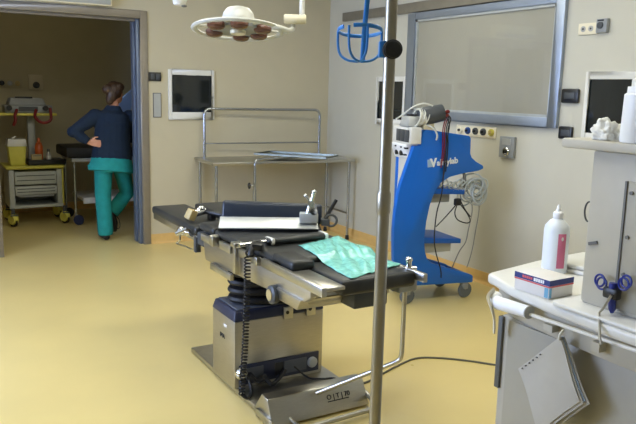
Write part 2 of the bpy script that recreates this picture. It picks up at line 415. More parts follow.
for y in (-3.49, -3.555):
    m = MB(t.location); m.lathe([(.02, 0), (.02, .004), (.008, .004), (.006, .0), (.0005, .0)], (-.012, y, 2.075), 14, rot=(0, -PI / 2, 0)); o = m.build('socket_face', 'grey_lt', t)
    m = MB(t.location); m.cyl((-.012, y, 2.075), (-.0165, y, 2.075), .007); m.build('socket_hole', 'plastic_k', o)
t = plate('thermostat', 'grey thermostat box with a dark dial high on the right-hand wall', 'thermostat', 1, -3.70, -3.612, 2.04, 2.135, .035, 'grey', .006)
m = MB(t.location); m.lathe([(.024, 0), (.022, .012), (.0005, .014)], (-.035, -3.65, 2.09), 18, rot=(0, -PI / 2, 0)); m.build('dial', 'grey_dk', t)
m = MB(t.location); m.bb((-.038, -3.675, 2.118), (-.034, -3.625, 2.128)); m.build('display', 'ink', t)

# ------------------------------------------------------------------ operating table
OT = thing('operating_table', 'black padded steel operating table on a boxed column base in the room centre', 'operating table', (-2.54, -3.6, 0))
O = OT.location
m = MB(O); m.bb((-2.795, -4.13, .006), (-2.225, -3.07, .036)); m.build('base_plate', 'steel', OT, bevel=.006)
# column housing
m = MB(O); m.bb((-2.81, -3.76, .036), (-2.275, -3.46, .405)); ch = m.build('column_housing', 'steel_warm', OT, bevel=.006)
m = MB(O); m.bb((-2.785, -3.766, .055), (-2.30, -3.755, .165)); cp = m.build('connector_panel', 'navy', ch, bevel=.002)
for (x, w_, mm) in ((-2.70, .11, 'greytop'), (-2.55, .05, 'plastic_k'), (-2.45, .14, 'greytop')):
    q = MB(O); q.bb((x - w_ / 2, -3.77, .075), (x + w_ / 2, -3.764, .145)); q.build('label_plate', mm, OT)
m = MB(O); m.lathe([(.03, 0), (.03, .012), (.024, .018), (.0005, .018)], (-2.345, -3.765, .11), 20, rot=(PI / 2, 0, 0)); m.build('round_inlet', 'grey_lt', OT)
m = MB(O); m.lathe([(.034, 0), (.034, .02), (.026, .032), (.02, .032), (.018, .01), (.0005, .01)], (-2.775, -3.762, .125), 20, rot=(PI / 2, 0, 0)); m.build('plug_collar', 'chrome', OT)
m = MB(O); m.tube(smooth_path([(-2.66, -3.79, .10), (-2.62, -3.82, .055), (-2.56, -3.80, .075), (-2.52, -3.78, .10)]), .012, 8); m.tube(smooth_path([(-2.74, -3.79, .12), (-2.70, -3.80, .08), (-2.64, -3.79, .09)]), .016, 8); m.build('connector_plug', 'rubber', OT)
lettering('nameplate', 'IMA', .036, (-2.8115, -3.57, .275), (0, -1, 0), (0, 0, 1), 'ink', OT, O)
m = MB(O); m.bb((-2.8125, -3.66, .345), (-2.8095, -3.62, .36)); m.build('nameplate_sticker', 'carton', OT)
m = MB(O); m.hexa([(-2.814, -3.765, .405), (-2.271, -3.765, .405), (-2.271, -3.455, .405), (-2.814, -3.455, .405)], [(-2.80, -3.745, .458), (-2.285, -3.745, .458), (-2.285, -3.47, .458), (-2.80, -3.47, .458)])
m.build('top_cover', 'navy', OT, bevel=.008)
m = MB(O); m.bb((-2.785, -3.735, .455), (-2.30, -3.48, .464)); m.build('cover_plate', 'greytop', OT, bevel=.004)
for x in (-2.50, -2.36):
    m = MB(O); m.bb((x - .028, -3.774, .385), (x + .028, -3.763, .452)); m.build('hinge_tab', 'steel', OT, bevel=.002)
    m = MB(O); m.cyl((x - .008, -3.773, .422), (x - .008, -3.778, .422), .01); m.build('hinge_screw', 'plastic_k', OT)
m = MB(O)
prof = [(.19, .468)]
for i in range(4):
    z = .475 + i * .047; prof += [(.222, z), (.23, z + .013), (.222, z + .027), (.185, z + .037)]
prof += [(.18, .67)]
m.lathe(prof, (-2.55, -3.61, 0), 32, 1, .60); m.build('column_bellows', 'rubber', OT)
m = MB(O); m.bb((-2.70, -3.78, .65), (-2.40, -3.36, .735)); m.build('tilt_head', 'steel_warm', OT, bevel=.01)
# side beams
beam = [(-3.265, .744), (-3.30, .637), (-3.42, .638), (-4.10, .668), (-4.44, .70), (-4.50, .735), (-4.50, .785), (-4.18, .775)]
for (a, bq) in ((-2.79, -2.755), (-2.325, -2.29)):
    m = MB(O); m.prism(beam, 0, a, bq); m.build('side_beam', 'steel_warm', OT, bevel=.005)
for y in (-3.33, -3.95, -4.40):
    m = MB(O); m.bb((-2.755, y - .03, .68), (-2.325, y + .03, .735)); m.build('cross_member', 'steel_warm', OT, bevel=.004)
m = MB(O); m.bb((-2.81, -3.70, .612), (-2.79, -3.42, .648)); m.build('lower_bar', 'steel', OT, bevel=.004)
m = MB(O); m.hexa([(-2.80, -4.40, .655), (-2.40, -4.40, .655), (-2.40, -4.22, .655), (-2.80, -4.22, .655)], [(-2.805, -4.44, .71), (-2.38, -4.44, .71), (-2.38, -4.18, .71), (-2.805, -4.18, .71)])
m.build('pivot_block', 'steel_warm', OT, bevel=.006)
m = MB(O); m.lathe([(.038, 0), (.044, .006), (.044, .03), (.036, .036), (.03, .038), (.0005, .038)], (-2.79, -4.19, .672), 22, rot=(0, -PI / 2, 0)); kn = m.build('clamp_knob', 'grey_dk', OT)
m = MB(O); m.lathe([(.026, 0), (.026, .003), (.0005, .003)], (-2.828, -4.19, .672), 18, rot=(0, -PI / 2, 0)); m.build('knob_cap', 'tan', kn)
# side rails in segments
for (a, bq, z) in ((-3.41, -3.285, .77), (-3.70, -3.55, .778), (-4.02, -3.80, .788), (-4.63, -4.06, .795)):
    for x in (-2.80, -2.28):
        m = MB(O); m.bb((x - .012, a, z - .02), (x + .012, bq, z + .02)); m.build('side_rail', 'steel', OT, bevel=.003)
m = MB(O); m.bb((-2.79, -4.63, .797), (-2.70, -4.33, .812)); m.build('rail_ledge', 'steel', OT, bevel=.003)
m = MB(O); m.bb((-2.822, -3.79, .67), (-2.798, -3.755, .83)); m.bb((-2.83, -3.80, .81), (-2.78, -3.745, .835)); m.build('rail_clamp', 'steel', OT, bevel=.004)
m = MB(O); m.bb((-2.825, -3.50, .755), (-2.785, -3.44, .81)); m.cyl((-2.83, -3.47, .80), (-2.78, -3.47, .80), .016); m.build('rail_clamp', 'steel', OT, bevel=.003)
# pads
def pad(name, a, bq, mm='black', bev=.018):
    q = MB(O); q.bb(a, bq); return q.build(name, mm, OT, bevel=bev, seg=3)
pad('seat_pad', (-2.785, -3.40, .79), (-2.275, -3.19, .836))
pad('seat_pad', (-2.785, -3.78, .795), (-2.275, -3.42, .835))
pad('back_pad', (-2.775, -4.22, .785), (-2.265, -3.80, .835))
pad('head_pad', (-2.68, -4.575, .745), (-2.285, -4.225, .815))
pad('side_cushion', (-2.775, -4.31, .79), (-2.655, -4.10, .848))
m = MB(O); m.bb((-2.58, -4.52, .66), (-2.40, -4.25, .745)); m.build('head_pad_bracket', 'grey_dk', OT, bevel=.01)
m = MB(O); m.bb((-2.37, -4.56, .715), (-2.262, -4.45, .79)); m.build('head_end_block', 'grey', OT, bevel=.015)
m = MB(O); m.cyl((-2.33, -4.48, .80), (-2.235, -4.50, .80), .018); m.cyl((-2.27, -4.495, .74), (-2.27, -4.495, .845), .013); m.ell((-2.27, -4.495, .85), (.017, .017, .013)); m.build('head_clamp', 'chrome', OT)
# leg plates
for (x0, x1, yt, yb, zt) in ((-2.80, -2.555, -2.335, -3.17, .80), (-2.525, -2.28, -2.42, -3.17, .815)):
    lp = MB(O); lp.bb((x0 + .01, yb, zt - .09), (x1 - .01, yt - .006, zt - .052)); lp = lp.build('leg_plate', 'steel', OT, bevel=.005)
    q = MB(O); q.bb((x0, yb, zt - .052), (x1, yt, zt)); q.build('leg_pad', 'black', lp, bevel=.016, seg=3)
m = MB(O); m.bb((-2.79, -3.27, .70), (-2.28, -3.165, .775)); m.build('leg_hinge_bar', 'grey_dk', OT, bevel=.01)
m = MB(O); m.ell((-2.82, -2.99, .748), (.03, .035, .03)); m.cyl((-2.86, -3.0, .735), (-2.80, -3.03, .765), .014); m.cyl((-2.80, -3.05, .75), (-2.80, -3.12, .76), .024); m.build('leg_clamp', 'chrome', OT)
m = MB(O); m.tube(smooth_path([(-2.83, -2.985, .74), (-2.83, -2.985, .69), (-2.84, -2.96, .667), (-2.82, -3.05, .665), (-2.80, -3.13, .662), (-2.79, -3.15, .70), (-2.79, -3.15, .745)]), .006, 6); m.build('clamp_loop', 'chrome', OT)
m = MB(O); m.bb((-2.80, -3.17, .65), (-2.765, -3.14, .74)); m.build('hinge_lug', 'grey_dk', OT, bevel=.003)
# hand control with coiled lead
m = MB(O); m.tube(smooth_path([(-2.83, -3.99, .81), (-2.815, -3.97, .845), (-2.78, -3.93, .855), (-2.74, -3.90, .85)]), [.016] * 25, 8); m.box((-2.775, -3.95, .85), (.05, .10, .03), (0, .1, -.5)); m.build('hand_control', 'plastic_k', OT, bevel=.004)
m = MB(O); pts = []
N = 42 * 10
for i in range(N + 1):
    u = i / N; a = 2 * PI * 42 * u
    pts.append((-2.83 + .008 * math.sin(u * 3) + .014 * math.cos(a), -3.955 + .06 * u + .014 * math.sin(a), .80 - .735 * u))
m.tube(pts, .0042, 5); m.tube(smooth_path([(-2.83, -3.965, .80), (-2.842, -3.965, .825), (-2.815, -3.96, .845)]), .005, 6)
m.tube(smooth_path([(-2.825, -3.88, .065), (-2.80, -3.90, .045), (-2.76, -3.86, .047), (-2.74, -3.80, .08), (-2.75, -3.78, .12)]), .009, 6); m.build('coiled_lead', 'rubber', OT)
# foot pedal housing
m = MB(O); m.prism([(-4.19, .012), (-4.125, .128), (-4.065, .134), (-3.985, .036), (-3.985, .012)], 0, -2.80, -2.245); fp = m.build('foot_pedal_housing', 'steel', OT, bevel=.004)
u = V((0, .065, .116)).normalized(); n = V((0, -.116, .065)).normalized()
c0 = V((-2.535, -4.19, .012)) + u * .068 + n * .001
lettering('pedal_marking', 'O | T | 70', .034, c0 + V((.055, 0, 0)), (1, 0, 0), u, 'ink', fp, O, bold=.0003)
m = MB(O)
for (da, dc, w_, h_) in ((.12, -.010, .125, .005),):
    c = c0 + V((da, 0, 0)) + u * dc
    R = Matrix((V((1, 0, 0)), u, n)).transposed()
    m.box(c, (w_, h_, .002), R.to_euler())
m.build('marking_underline', 'ink', fp)
m = MB(O); m.bb((-2.815, -4.20, .01), (-2.80, -4.03, .05)); m.build('pedal_end_plate', 'steel', OT, bevel=.003)
m = MB(O); m.tube([(-2.74, -4.30, .03)] + smooth_path([(-2.30, -4.275, .03), (-2.265, -4.26, .032), (-2.245, -4.22, .045), (-2.24, -4.13, .06), (-2.25, -4.09, .07)]), .013, 10); m.tube([(-2.70, -4.30, .03), (-2.70, -4.16, .03)], .009, 8); m.build('pedal_bar', 'steel', OT)
m = MB(O); m.tube([(-2.29, -4.50, .74), (-2.29, -4.50, .42)] + smooth_path([(-2.29, -4.50, .41), (-2.295, -4.495, .375), (-2.315, -4.475, .352)], 4) + [(-2.545, -4.165, .125)], .011, 10); m.build('bent_rod', 'steel', OT)

# padded support board lying across the table
rz = -math.radians(26.6)
PB = thing('support_board', 'steel faced support board with a tall blue-black cushion lying across the operating table', 'support board', (-2.516, -3.552, .836), rz)
m = MB(); m.bb((-.275, -.062, .002), (.29, .085, .017)); m.build('board_tray', 'plastic_k', PB, bevel=.006)
m = MB(); m.prism([(-.072, .017), (-.072, .023), (.045, .062), (.05, .056)], 0, -.27, .27); m.build('steel_plate', mat('satin_plate', (205, 208, 206), .45, .7, var=.03), PB, bevel=.001)
m = MB(); m.hexa([(-.265, .05, .017), (.30, .05, .017), (.30, .11, .017), (-.265, .11, .017)], [(-.26, .085, .142), (.30, .08, .128), (.30, .135, .128), (-.26, .14, .142)]); m.build('cushion', 'navy_pad', PB, bevel=.014, seg=3)
m = MB(); m.bb((.17, -.05, .046), (.27, .02, .10)); m.build('clamp_block', 'grey_lt', PB, bevel=.006)
m = MB(); m.cyl((.215, -.02, .085), (.228, -.02, .145), .020, .015); m.box((.228, -.02, .15), (.034, .03, .03), (0, .25, 0)); m.cyl((.232, -.02, .16), (.244, -.02, .205), .010, .012); m.ell((.246, -.02, .215), (.014, .014, .014)); m.cyl((.245, -.055, .112), (.245, .03, .128), .02); m.build('clamp_lever', 'chrome', PB)
m = MB(); m.cyl((.205, -.02, .19), (.232, -.02, .165), .007); m.ell((.20, -.02, .195), (.011, .011, .011)); m.build('clamp_screw', 'chrome', PB)
m = MB(); m.cyl((.315, .02, .06), (.375, .04, .165), .012, .010); m.build('board_handle', 'plastic_k', PB)
m = MB(); m.tube(arc((.345, .0, .055), .032, 0, 2 * PI, (1, 0, 0), (0, .3, .95), 20)[:-1], .007, 8, True); m.bb((.29, -.03, .03), (.335, .05, .062)); m.build('handle_ring', 'grey_dk', PB)

# arm board with white straps
AB = thing('arm_board', 'slim black padded arm board with two white straps lying on the table', 'arm board', (-2.585, -3.893, .8365), math.radians(2))
m = MB(); m.bb((-.12, -.036, .001), (.235, .036, .034)); m.build('arm_pad', 'black', AB, bevel=.016, seg=3)
for x in (-.095, .222):
    m = MB(); m.bb((x - .012, -.0385, .0005), (x + .012, .0385, .037)); m.build('strap', 'white', AB, bevel=.01)
m = MB(); m.tube([(-.27, -.01, .014), (-.1, 0, .018)], .009, 10); m.build('mounting_rod', 'chrome', AB)
# leg holder clamp with a tan block
RC = thing('leg_holder_clamp', 'tan block and chrome clamp on a black arm resting on the leg pads', 'clamp', (-2.70, -3.10, .80))
m = MB(RC.location); m.box((-2.755, -2.98, .842), (.05, .055, .065), (.2, .35, .3)); m.build('clamp_block', 'tan', RC, bevel=.008)
m = MB(RC.location); m.cyl((-2.735, -2.965, .845), (-2.655, -2.95, .852), .024, .020); m.ell((-2.68, -2.95, .868), (.027, .024, .02)); m.build('clamp_joint', 'chrome', RC)
m = MB(RC.location); m.cyl((-2.66, -2.95, .852), (-2.585, -3.08, .842), .014); m.bb((-2.64, -3.01, .802), (-2.605, -2.95, .85)); m.build('clamp_arm', 'plastic_k', RC, bevel=.004)

# turquoise sheet over head end
m = MB()
NU, NV = 46, 46
cL, cN, cR, cF = V((-2.567, -3.985, 0)), V((-2.632, -4.563, 0)), V((-2.29, -4.455, 0)), V((-2.275, -3.88, 0))
rnd = random.Random(3)
waves = [(rnd.uniform(4, 22), rnd.uniform(4, 22), rnd.uniform(0, 6.28), rnd.uniform(.4, 1)) for _ in range(12)]
grid = []
for i in range(NU + 1):
    row = []
    for j in range(NV + 1):
        u_, v_ = i / NU, j / NV
        p = cL * (1 - u_) * (1 - v_) + cN * (1 - u_) * v_ + cR * u_ * v_ + cF * u_ * (1 - v_)
        h = 0
        for (fx, fy, ph, am) in waves: h += am * math.sin(fx * u_ + fy * v_ + ph)
        h = abs(h) ** .7 * .0045
        edge = min(u_, v_, 1 - u_, 1 - v_)
        e = .012 * math.sin(17 * u_ + 3) * math.sin(13 * v_ + 1)
        base = .838 if p.y > -4.21 else .838 - min(1, (-4.21 - p.y) / .06) * .02
        z = base + h * (0.5 + min(edge * 6, 1) * .8) + .004 * min(1, edge * 8)
        row.append(m._v((p.x + e, p.y + e * .7, z)))
    grid.append(row)
for i in range(NU):
    for j in range(NV): m.bm.faces.new((grid[i][j], grid[i + 1][j], grid[i + 1][j + 1], grid[i][j + 1]))
bmesh.ops.recalc_face_normals(m.bm, faces=m.bm.faces)
ext = bmesh.ops.solidify(m.bm, geom=m.bm.faces[:], thickness=.003)
sheet = m.build('surgical_sheet', 'teal', None, angle=180)
tag(sheet, 'crumpled turquoise disposable sheet spread over the head end of the operating table', 'sheet')

# ------------------------------------------------------------------ infusion stand in the foreground and its hanging bottle basket
px, py = -2.955, -5.223
IS = thing('infusion_stand', 'tall steel infusion pole in the foreground with a black round clamp knob', 'infusion stand', (px, py, 0))
O = IS.location
m = MB(O); m.cyl((px, py, .10), (px, py, 1.25), .0192, seg=24); m.build('lower_tube', 'pole', IS)
m = MB(O); m.cyl((px, py, 1.25), (px, py, 2.14), .0182, seg=24); m.build('upper_tube', 'pole', IS)
m = MB(O); m.lathe([(.0192, 1.225), (.0222, 1.235), (.0222, 1.29), (.0185, 1.30)], (px, py, 0), 24); m.build('collar', 'pole', IS)
fwd = V((.509 * .985, .861 * .985, 0)); rgt = V((.861, -.509, 0))
kc = V((px, py, 1.724)) - fwd * .02 + rgt * .004
m = MB(O); m.cyl(kc, kc - fwd * .035, .0285, seg=28); m.cyl(kc - fwd * .03, kc - fwd * .04, .024, seg=28)
kb = m.build('clamp_knob', 'plastic_k', IS, bevel=.003)
m = MB(O); m.box(V((px, py, 1.726)) - rgt * .022, (.022, .042, .048), (0, 0, -.53)); m.build('clamp_body', 'basket', IS, bevel=.004)
m = MB(O); m.cyl((px, py, .07), (px, py, .12), .035, seg=20); m.build('hub', 'grey_dk', IS)
for k in range(5):
    a = 2 * PI * k / 5 + .3; e = V((px + .27 * math.cos(a), py + .27 * math.sin(a), .075))
    m = MB(O); m.tube([(px, py, .095), e], [(.02, .016), (.014, .012)], 8); lg = m.build('foot', 'grey_lt', IS)
    m = MB(O); t_ = V((-math.sin(a), math.cos(a), 0)); m.cyl(V((e.x, e.y, .03)) - t_ * .012, V((e.x, e.y, .03)) + t_ * .012, .03, seg=18); m.cyl((e.x, e.y, .035), (e.x, e.y, .075), .008); m.build('caster', 'rubber', lg)
for s_ in (-1, 1):
    m = MB(O); m.tube(smooth_path([(px, py, 2.10)] + [tuple(V((px, py, 0)) + rgt * (s_ * q) + V((0, 0, z))) for q, z in ((.05, 2.13), (.085, 2.13), (.10, 2.145), (.108, 2.17))]), .006, 8); m.build('hook_arm', 'pole', IS)
# basket, in the plane facing the room, hung from the left hook arm
bc = V((-2.967, -5.078, 1.79)) 
BK = thing('bottle_basket', 'blue plastic-coated bottle basket hanging beside the infusion pole', 'basket', (bc.x, bc.y, 1.69))
O = BK.location
tilt = Matrix.Rotation(math.radians(-10), 3, rgt)   # slightly tipped toward the viewer
def bpnt(a, r, z):  # a=0 -> right ; a=90deg -> away
    return V((bc.x, bc.y, 1.745)) + tilt @ (rgt * (r * math.cos(a)) + V((fwd.x, fwd.y, 0)).normalized() * (r * math.sin(a)) + V((0, 0, z - 1.745)))
R_ = .069
m = MB(O); m.tube([bpnt(a, R_, 1.79) for a in [math.radians(250 + 330 * i / 40) for i in range(41)]], [(.0065, .0025)] * 41, 8, flat=(0, 0, 1)); m.build('ring', 'basket', BK)
for k, a in enumerate((3.05, 4.15, 5.0, .06)):
    z0 = 1.79
    m = MB(O); m.tube(smooth_path([bpnt(a, R_, z0), bpnt(a, R_ * .99, 1.745), bpnt(a, R_ * .88, 1.715), bpnt(a, R_ * .55, 1.697), bpnt(a, .004, 1.692)]), .0042, 7); m.build('strap', 'basket', BK)
m = MB(O); top = V((px, py, 0)) - rgt * .0
hk = V((bc.x + .022, bc.y - .006, 2.10))
m.tube([bpnt(.5, .012, 1.694), bpnt(.8, .02, 1.79), V((bc.x + .022, bc.y - .004, 1.90)), hk], [(.0078, .003)] * 4, 8, flat=tuple(rgt)); m.build('hanger_strip', 'basket', BK)
m = MB(O); m.tube(smooth_path([hk, hk + V((0, 0, .02)), V((px, py, 2.135)) * .5 + hk * .5 + V((0, 0, .03)), V((px, py, 2.148))]), .0045, 8); m.build('hanger_hook', 'basket', BK)

# ------------------------------------------------------------------ surgical lamps
SL = thing('surgical_lamp', 'large white ring-shaped operating lamp, switched off, hanging over the table', 'surgical lamp', (-2.82, -3.81, 1.875))
tl = Matrix.Rotation(math.radians(8.0), 3, V((.861, -.509, 0)))   # raises the far edge / lowers the near edge
tl = Matrix.Rotation(math.radians(-8.5), 3, V((.861, -.509, 0)))
def LP(x, y, z): return V((0, 0, 0)) + tl @ (rgt * x + V((.509, .861, 0)) * y + V((0, 0, z)))
m = MB(); Rr = .207
m.tube([LP(Rr * math.cos(a), Rr * math.sin(a), 0) for a in [2 * PI * i / 56 for i in range(56)]], [(.009, .015)] * 56, 10, True, flat=(0, 0, 1)); m.build('lamp_ring', 'lamp_glass', SL)
def lathe_t(mb, prof, c, seg=24, tt=None):
    tt = tt or tl; rings = []
    for (r, z) in prof: rings.append([mb._v(V(c) + tt @ (rgt * (r * math.cos(2 * PI * k / seg)) + V((.509, .861, 0)) * (r * math.sin(2 * PI * k / seg)) + V((0, 0, z)))) for k in range(seg)])
    for A, B in zip(rings, rings[1:]):
        for k in range(seg): mb.bm.faces.new((A[k], A[(k + 1) % seg], B[(k + 1) % seg], B[k]))
    mb.bm.faces.new(rings[0][::-1]); mb.bm.faces.new(rings[-1])
m = MB(); lathe_t(m, [(.078, .022), (.078, .05), (.072, .078), (.056, .098), (.03, .107), (.001, .108)], LP(0, .0, 0)); m.build('lamp_dome', 'lamp_glass', SL)
m = MB(); lathe_t(m, [(.12, -.005), (.125, .015), (.10, .03), (.001, .03)], LP(0, 0, 0), 30); hub = m.build('lamp_hub', 'grey', SL)
m = MB(); lathe_t(m, [(.035, -.02), (.04, .0), (.001, .0)], LP(0, 0, 0), 18); m.build('center_handle', 'cream', SL)
for (x, y) in ((-.09, -.10), (.02, -.125), (.12, -.04), (.0, .13), (-.12, .05), (.09, .09)):
    m = MB(); lathe_t(m, [(.001, -.018), (.03, -.017), (.042, -.010), (.043, .004), (.036, .014), (.02, .02), (.001, .022)], LP(x, y, 0), 20); pod = m.build('lamp_pod', 'lens', SL)
    m = MB(); lathe_t(m, [(.001, -.023), (.026, -.022), (.038, -.016), (.038, -.01), (.001, -.01)], LP(x, y, 0), 20); m.build('lens', 'lens', pod)
for k in range(6):
    a = k * PI / 3 + .25
    m = MB(); m.tube([LP(.11 * math.cos(a), .11 * math.sin(a), .012), LP(.205 * math.cos(a), .205 * math.sin(a), .004)], [(.006, .012)] * 2, 8); m.build('spoke', 'lamp_glass', SL)
m = MB(); m.tube(smooth_path([LP(.17, -.11, -.002), LP(.21, -.10, -.010), LP(.24, -.03, -.004), LP(.26, .01, .015), LP(.262, .02, .045)]), .012, 10); m.tube(smooth_path([LP(.10, .12, .03), LP(.18, .10, .035), LP(.225, .07, .02)]), .016, 10); m.build('yoke', 'lamp_glass', SL)
bl = rgt * .262 + V((0, 0, .056))
m = MB(); m.tube([bl - rgt * .045, bl - rgt * .04, bl + rgt * .055, bl + rgt * .06], [.018, .022, .022, .018], 16); m.build('pivot_block', 'cream', SL)
q = bl + rgt * .04
m = MB(); m.cyl(q, q + V((0, 0, 1.045)), .0125, seg=14); m.build('drop_tube', 'white', SL)
m = MB(); m.lathe([(.06, 0), (.06, .03), (.03, .07), (.001, .07)], (q.x, q.y, H - SL.location.z), 20, rot=(PI, 0, 0)); m.build('ceiling_rose', 'white', SL)
A2 = thing('lamp_arm', 'white end of a second lamp arm hanging from the ceiling left of the ring lamp', 'lamp arm', (-2.89, -3.2, 2.02))
m = MB(); m.tube([(-.005, 0, .015), (-.002, 0, .05), (.003, 0, .18)], [.03, .042, .046], 16); m.build('arm_end', 'white', A2, bevel=.004)
m = MB(); m.ell((.016, -.02, .012), (.016, .012, .007)); m.build('arm_stop', 'ink_grey', A2)
m = MB(); m.cyl((.003, 0, .17), (.003, 0, .98), .025); m.build('drop_tube', 'white', A2)

# ------------------------------------------------------------------ stainless side table in the corner
STt = thing('instrument_table', 'long stainless steel instrument table with an upright rail in the room corner', 'steel table', (-.845, -.36, 0), -math.radians(3))
L2, D2, TZ = .80, .30, .885
m = MB(); m.bb((-L2, -D2, TZ - .03), (L2, D2, TZ)); m.build('tabletop', 'steel', STt, bevel=.006)
for sx in (-1, 1):
    for sy in (-1, 1):
        x, y = sx * (L2 - .05), sy * (D2 - .045)
        m = MB(); m.cyl((x, y, .03), (x, y, TZ - .03), .0145); lg = m.build('leg', 'tube', STt)
        m = MB(); m.lathe([(.02, 0), (.022, .01), (.018, .05), (.012, .055)], (x, y, 0), 14); m.build('leg_foot', 'rubber', lg)
for sx in (-1, 1):
    x = sx * (L2 - .05)
    m = MB(); m.cyl((x, -(D2 - .045), .29), (x, D2 - .045, .29), .011); m.build('side_stretcher', 'tube', STt)
m = MB(); m.cyl((-(L2 - .05), D2 - .045, .29), (L2 - .05, D2 - .045, .29), .011); m.build('rear_stretcher', 'tube', STt)
gx0, gx1, gy, gz = -.708, .632, .235, 1.388
m = MB(); m.tube([(gx0, gy, TZ)] + arc((gx0 + .06, gy, gz - .06), .06, PI, PI / 2, (1, 0, 0), (0, 0, 1), 8) + arc((gx1 - .06, gy, gz - .06), .06, PI / 2, 0, (1, 0, 0), (0, 0, 1), 8) + [(gx1, gy, TZ)], .0145, 12); m.build('upright_rail', 'tube', STt)
m = MB(); m.cyl((gx0, gy, 1.03), (gx1, gy, 1.03), .0085); m.build('cross_rail', 'tube', STt)

# mayo stand
MS = thing('mayo_stand', 'shallow steel tray on a single post standing before the corner steel table', 'tray stand', (-1.27, -.74, 0))
O = MS.location
a = math.radians(-52.4)
ex, ey = V((math.cos(a), math.sin(a), 0)), V((-math.sin(a), math.cos(a), 0))
tc = V((-.715, -.57, .93))
def TP(x, y, z): return tc + ex * x + ey * y + V((0, 0, z))
m = MB(O); hl, hw = .40, .18
outer = [TP(-hl, -hw, 0), TP(hl, -hw, 0), TP(hl, hw, 0), TP(-hl, hw, 0)]
m.hexa([TP(-hl + .02, -hw + .02, 0), TP(hl - .02, -hw + .02, 0), TP(hl - .02, hw - .02, 0), TP(-hl + .02, hw - .02, 0)], [TP(-hl + .02, -hw + .02, .003), TP(hl - .02, -hw + .02, .003), TP(hl - .02, hw - .02, .003), TP(-hl + .02, hw - .02, .003)])
for (x0, y0, x1, y1) in ((-hl, -hw, hl, -hw + .02), (-hl, hw - .02, hl, hw), (-hl, -hw + .02, -hl + .02, hw - .02), (hl - .02, -hw + .02, hl, hw - .02)):
    m.hexa([TP(x0, y0, 0), TP(x1, y0, 0), TP(x1, y1, 0), TP(x0, y1, 0)], [TP(x0, y0, .018), TP(x1, y0, .018), TP(x1, y1, .018), TP(x0, y1, .018)])
m.build('tray', mat('tray_steel', (134, 140, 134), .32, .9, var=.04), MS)
pxm, pym = MS.location.x, MS.location.y
m = MB(O); m.tube([(pxm, pym, .06), (pxm, pym, .86)] + smooth_path([(pxm, pym, .87), (pxm + .012, pym + .004, .905), (pxm + .05, pym + .014, .918)], 4) + [(-.95, -.65, .919), (-.6, -.54, .919)], .0125, 12); m.build('post', 'tube', MS)
m = MB(O); m.cyl((pxm, pym, .05), (pxm, pym, .62), .018); m.build('sleeve', 'tube', MS)
m = MB(O); m.cyl((pxm - .015, pym, .665), (pxm - .055, pym - .01, .665), .008); m.build('knob_screw', 'chrome', MS)
m = MB(O); m.lathe([(.012, 0), (.026, .006), (.022, .02), (.012, .026), (.0005, .026)], (pxm - .05, pym - .008, .665), 14, rot=(0, -PI / 2, 0)); m.cyl((pxm - .062, pym - .01, .635), (pxm - .062, pym - .01, .695), .01); m.build('height_knob', 'plastic_k', MS)
m = MB(O); m.tube([(pxm, pym + .02, .05), (pxm + .55, pym + .10, .045)], .016, 10); m.tube([(pxm, pym - .25, .045), (pxm, pym + .25, .045)], .016, 10); bs = m.build('base', 'tube', MS)
for (x, y) in ((pxm, pym - .25), (pxm, pym + .25), (pxm + .55, pym + .10)):
    m = MB(O); m.cyl((x - .012, y, .025), (x + .012, y, .025), .025, seg=18); m.build('caster', 'rubber', bs)

# ------------------------------------------------------------------ blue electrosurgery cart
YF, YB = -2.875, -2.475
CT = thing('electrosurgery_cart', 'bright blue C-shaped medical cart on casters with white lettering', 'medical cart', (-.70, -2.67, 0))
O = CT.location
prof = [(-1.07, .15), (-1.097, .196), (-1.116, .32), (-1.126, .44), (-1.132, .59), (-1.124, .74), (-1.11, .84), (-1.091, .928), (-1.041, 1.076), (-1.005, 1.171), (-.992, 1.215),
        (-.936, 1.217), (-.93, 1.27), (-.918, 1.315), (-.895, 1.335), (-.86, 1.333), (-.66, 1.308), (-.505, 1.288), (-.489, 1.272), (-.485, 1.155), (-.47, 1.122), (-.43, 1.092), (-.365, 1.06), (-.354, 1.045), (-.362, 1.03), (-.40, 1.018), (-.547, 1.0), (-.66, .976), (-.735, .936), (-.788, .868), (-.825, .77), (-.85, .64), (-.86, .50), (-.848, .41), (-.825, .35), (-.785, .315), (-.70, .285), (-.42, .195), (-.39, .18), (-.388, .132), (-.40, .125)]
XR = -.915                                        # the rear panel is cut narrower than the front one
prof_r = [(max(p[0], XR), p[1]) for p in prof]
prof_r = [p for i, p in enumerate(prof_r) if not (p[0] == XR and prof_r[i - 1][0] == XR and prof_r[(i + 1) % len(prof_r)][0] == XR)]
for (ya, yb, pr) in ((YF, YF + .045, prof), (YB - .045, YB, prof_r)):
    m = MB(O); m.prism(pr, 1, ya, yb); m.build('side_panel', 'blue', CT, bevel=.008)
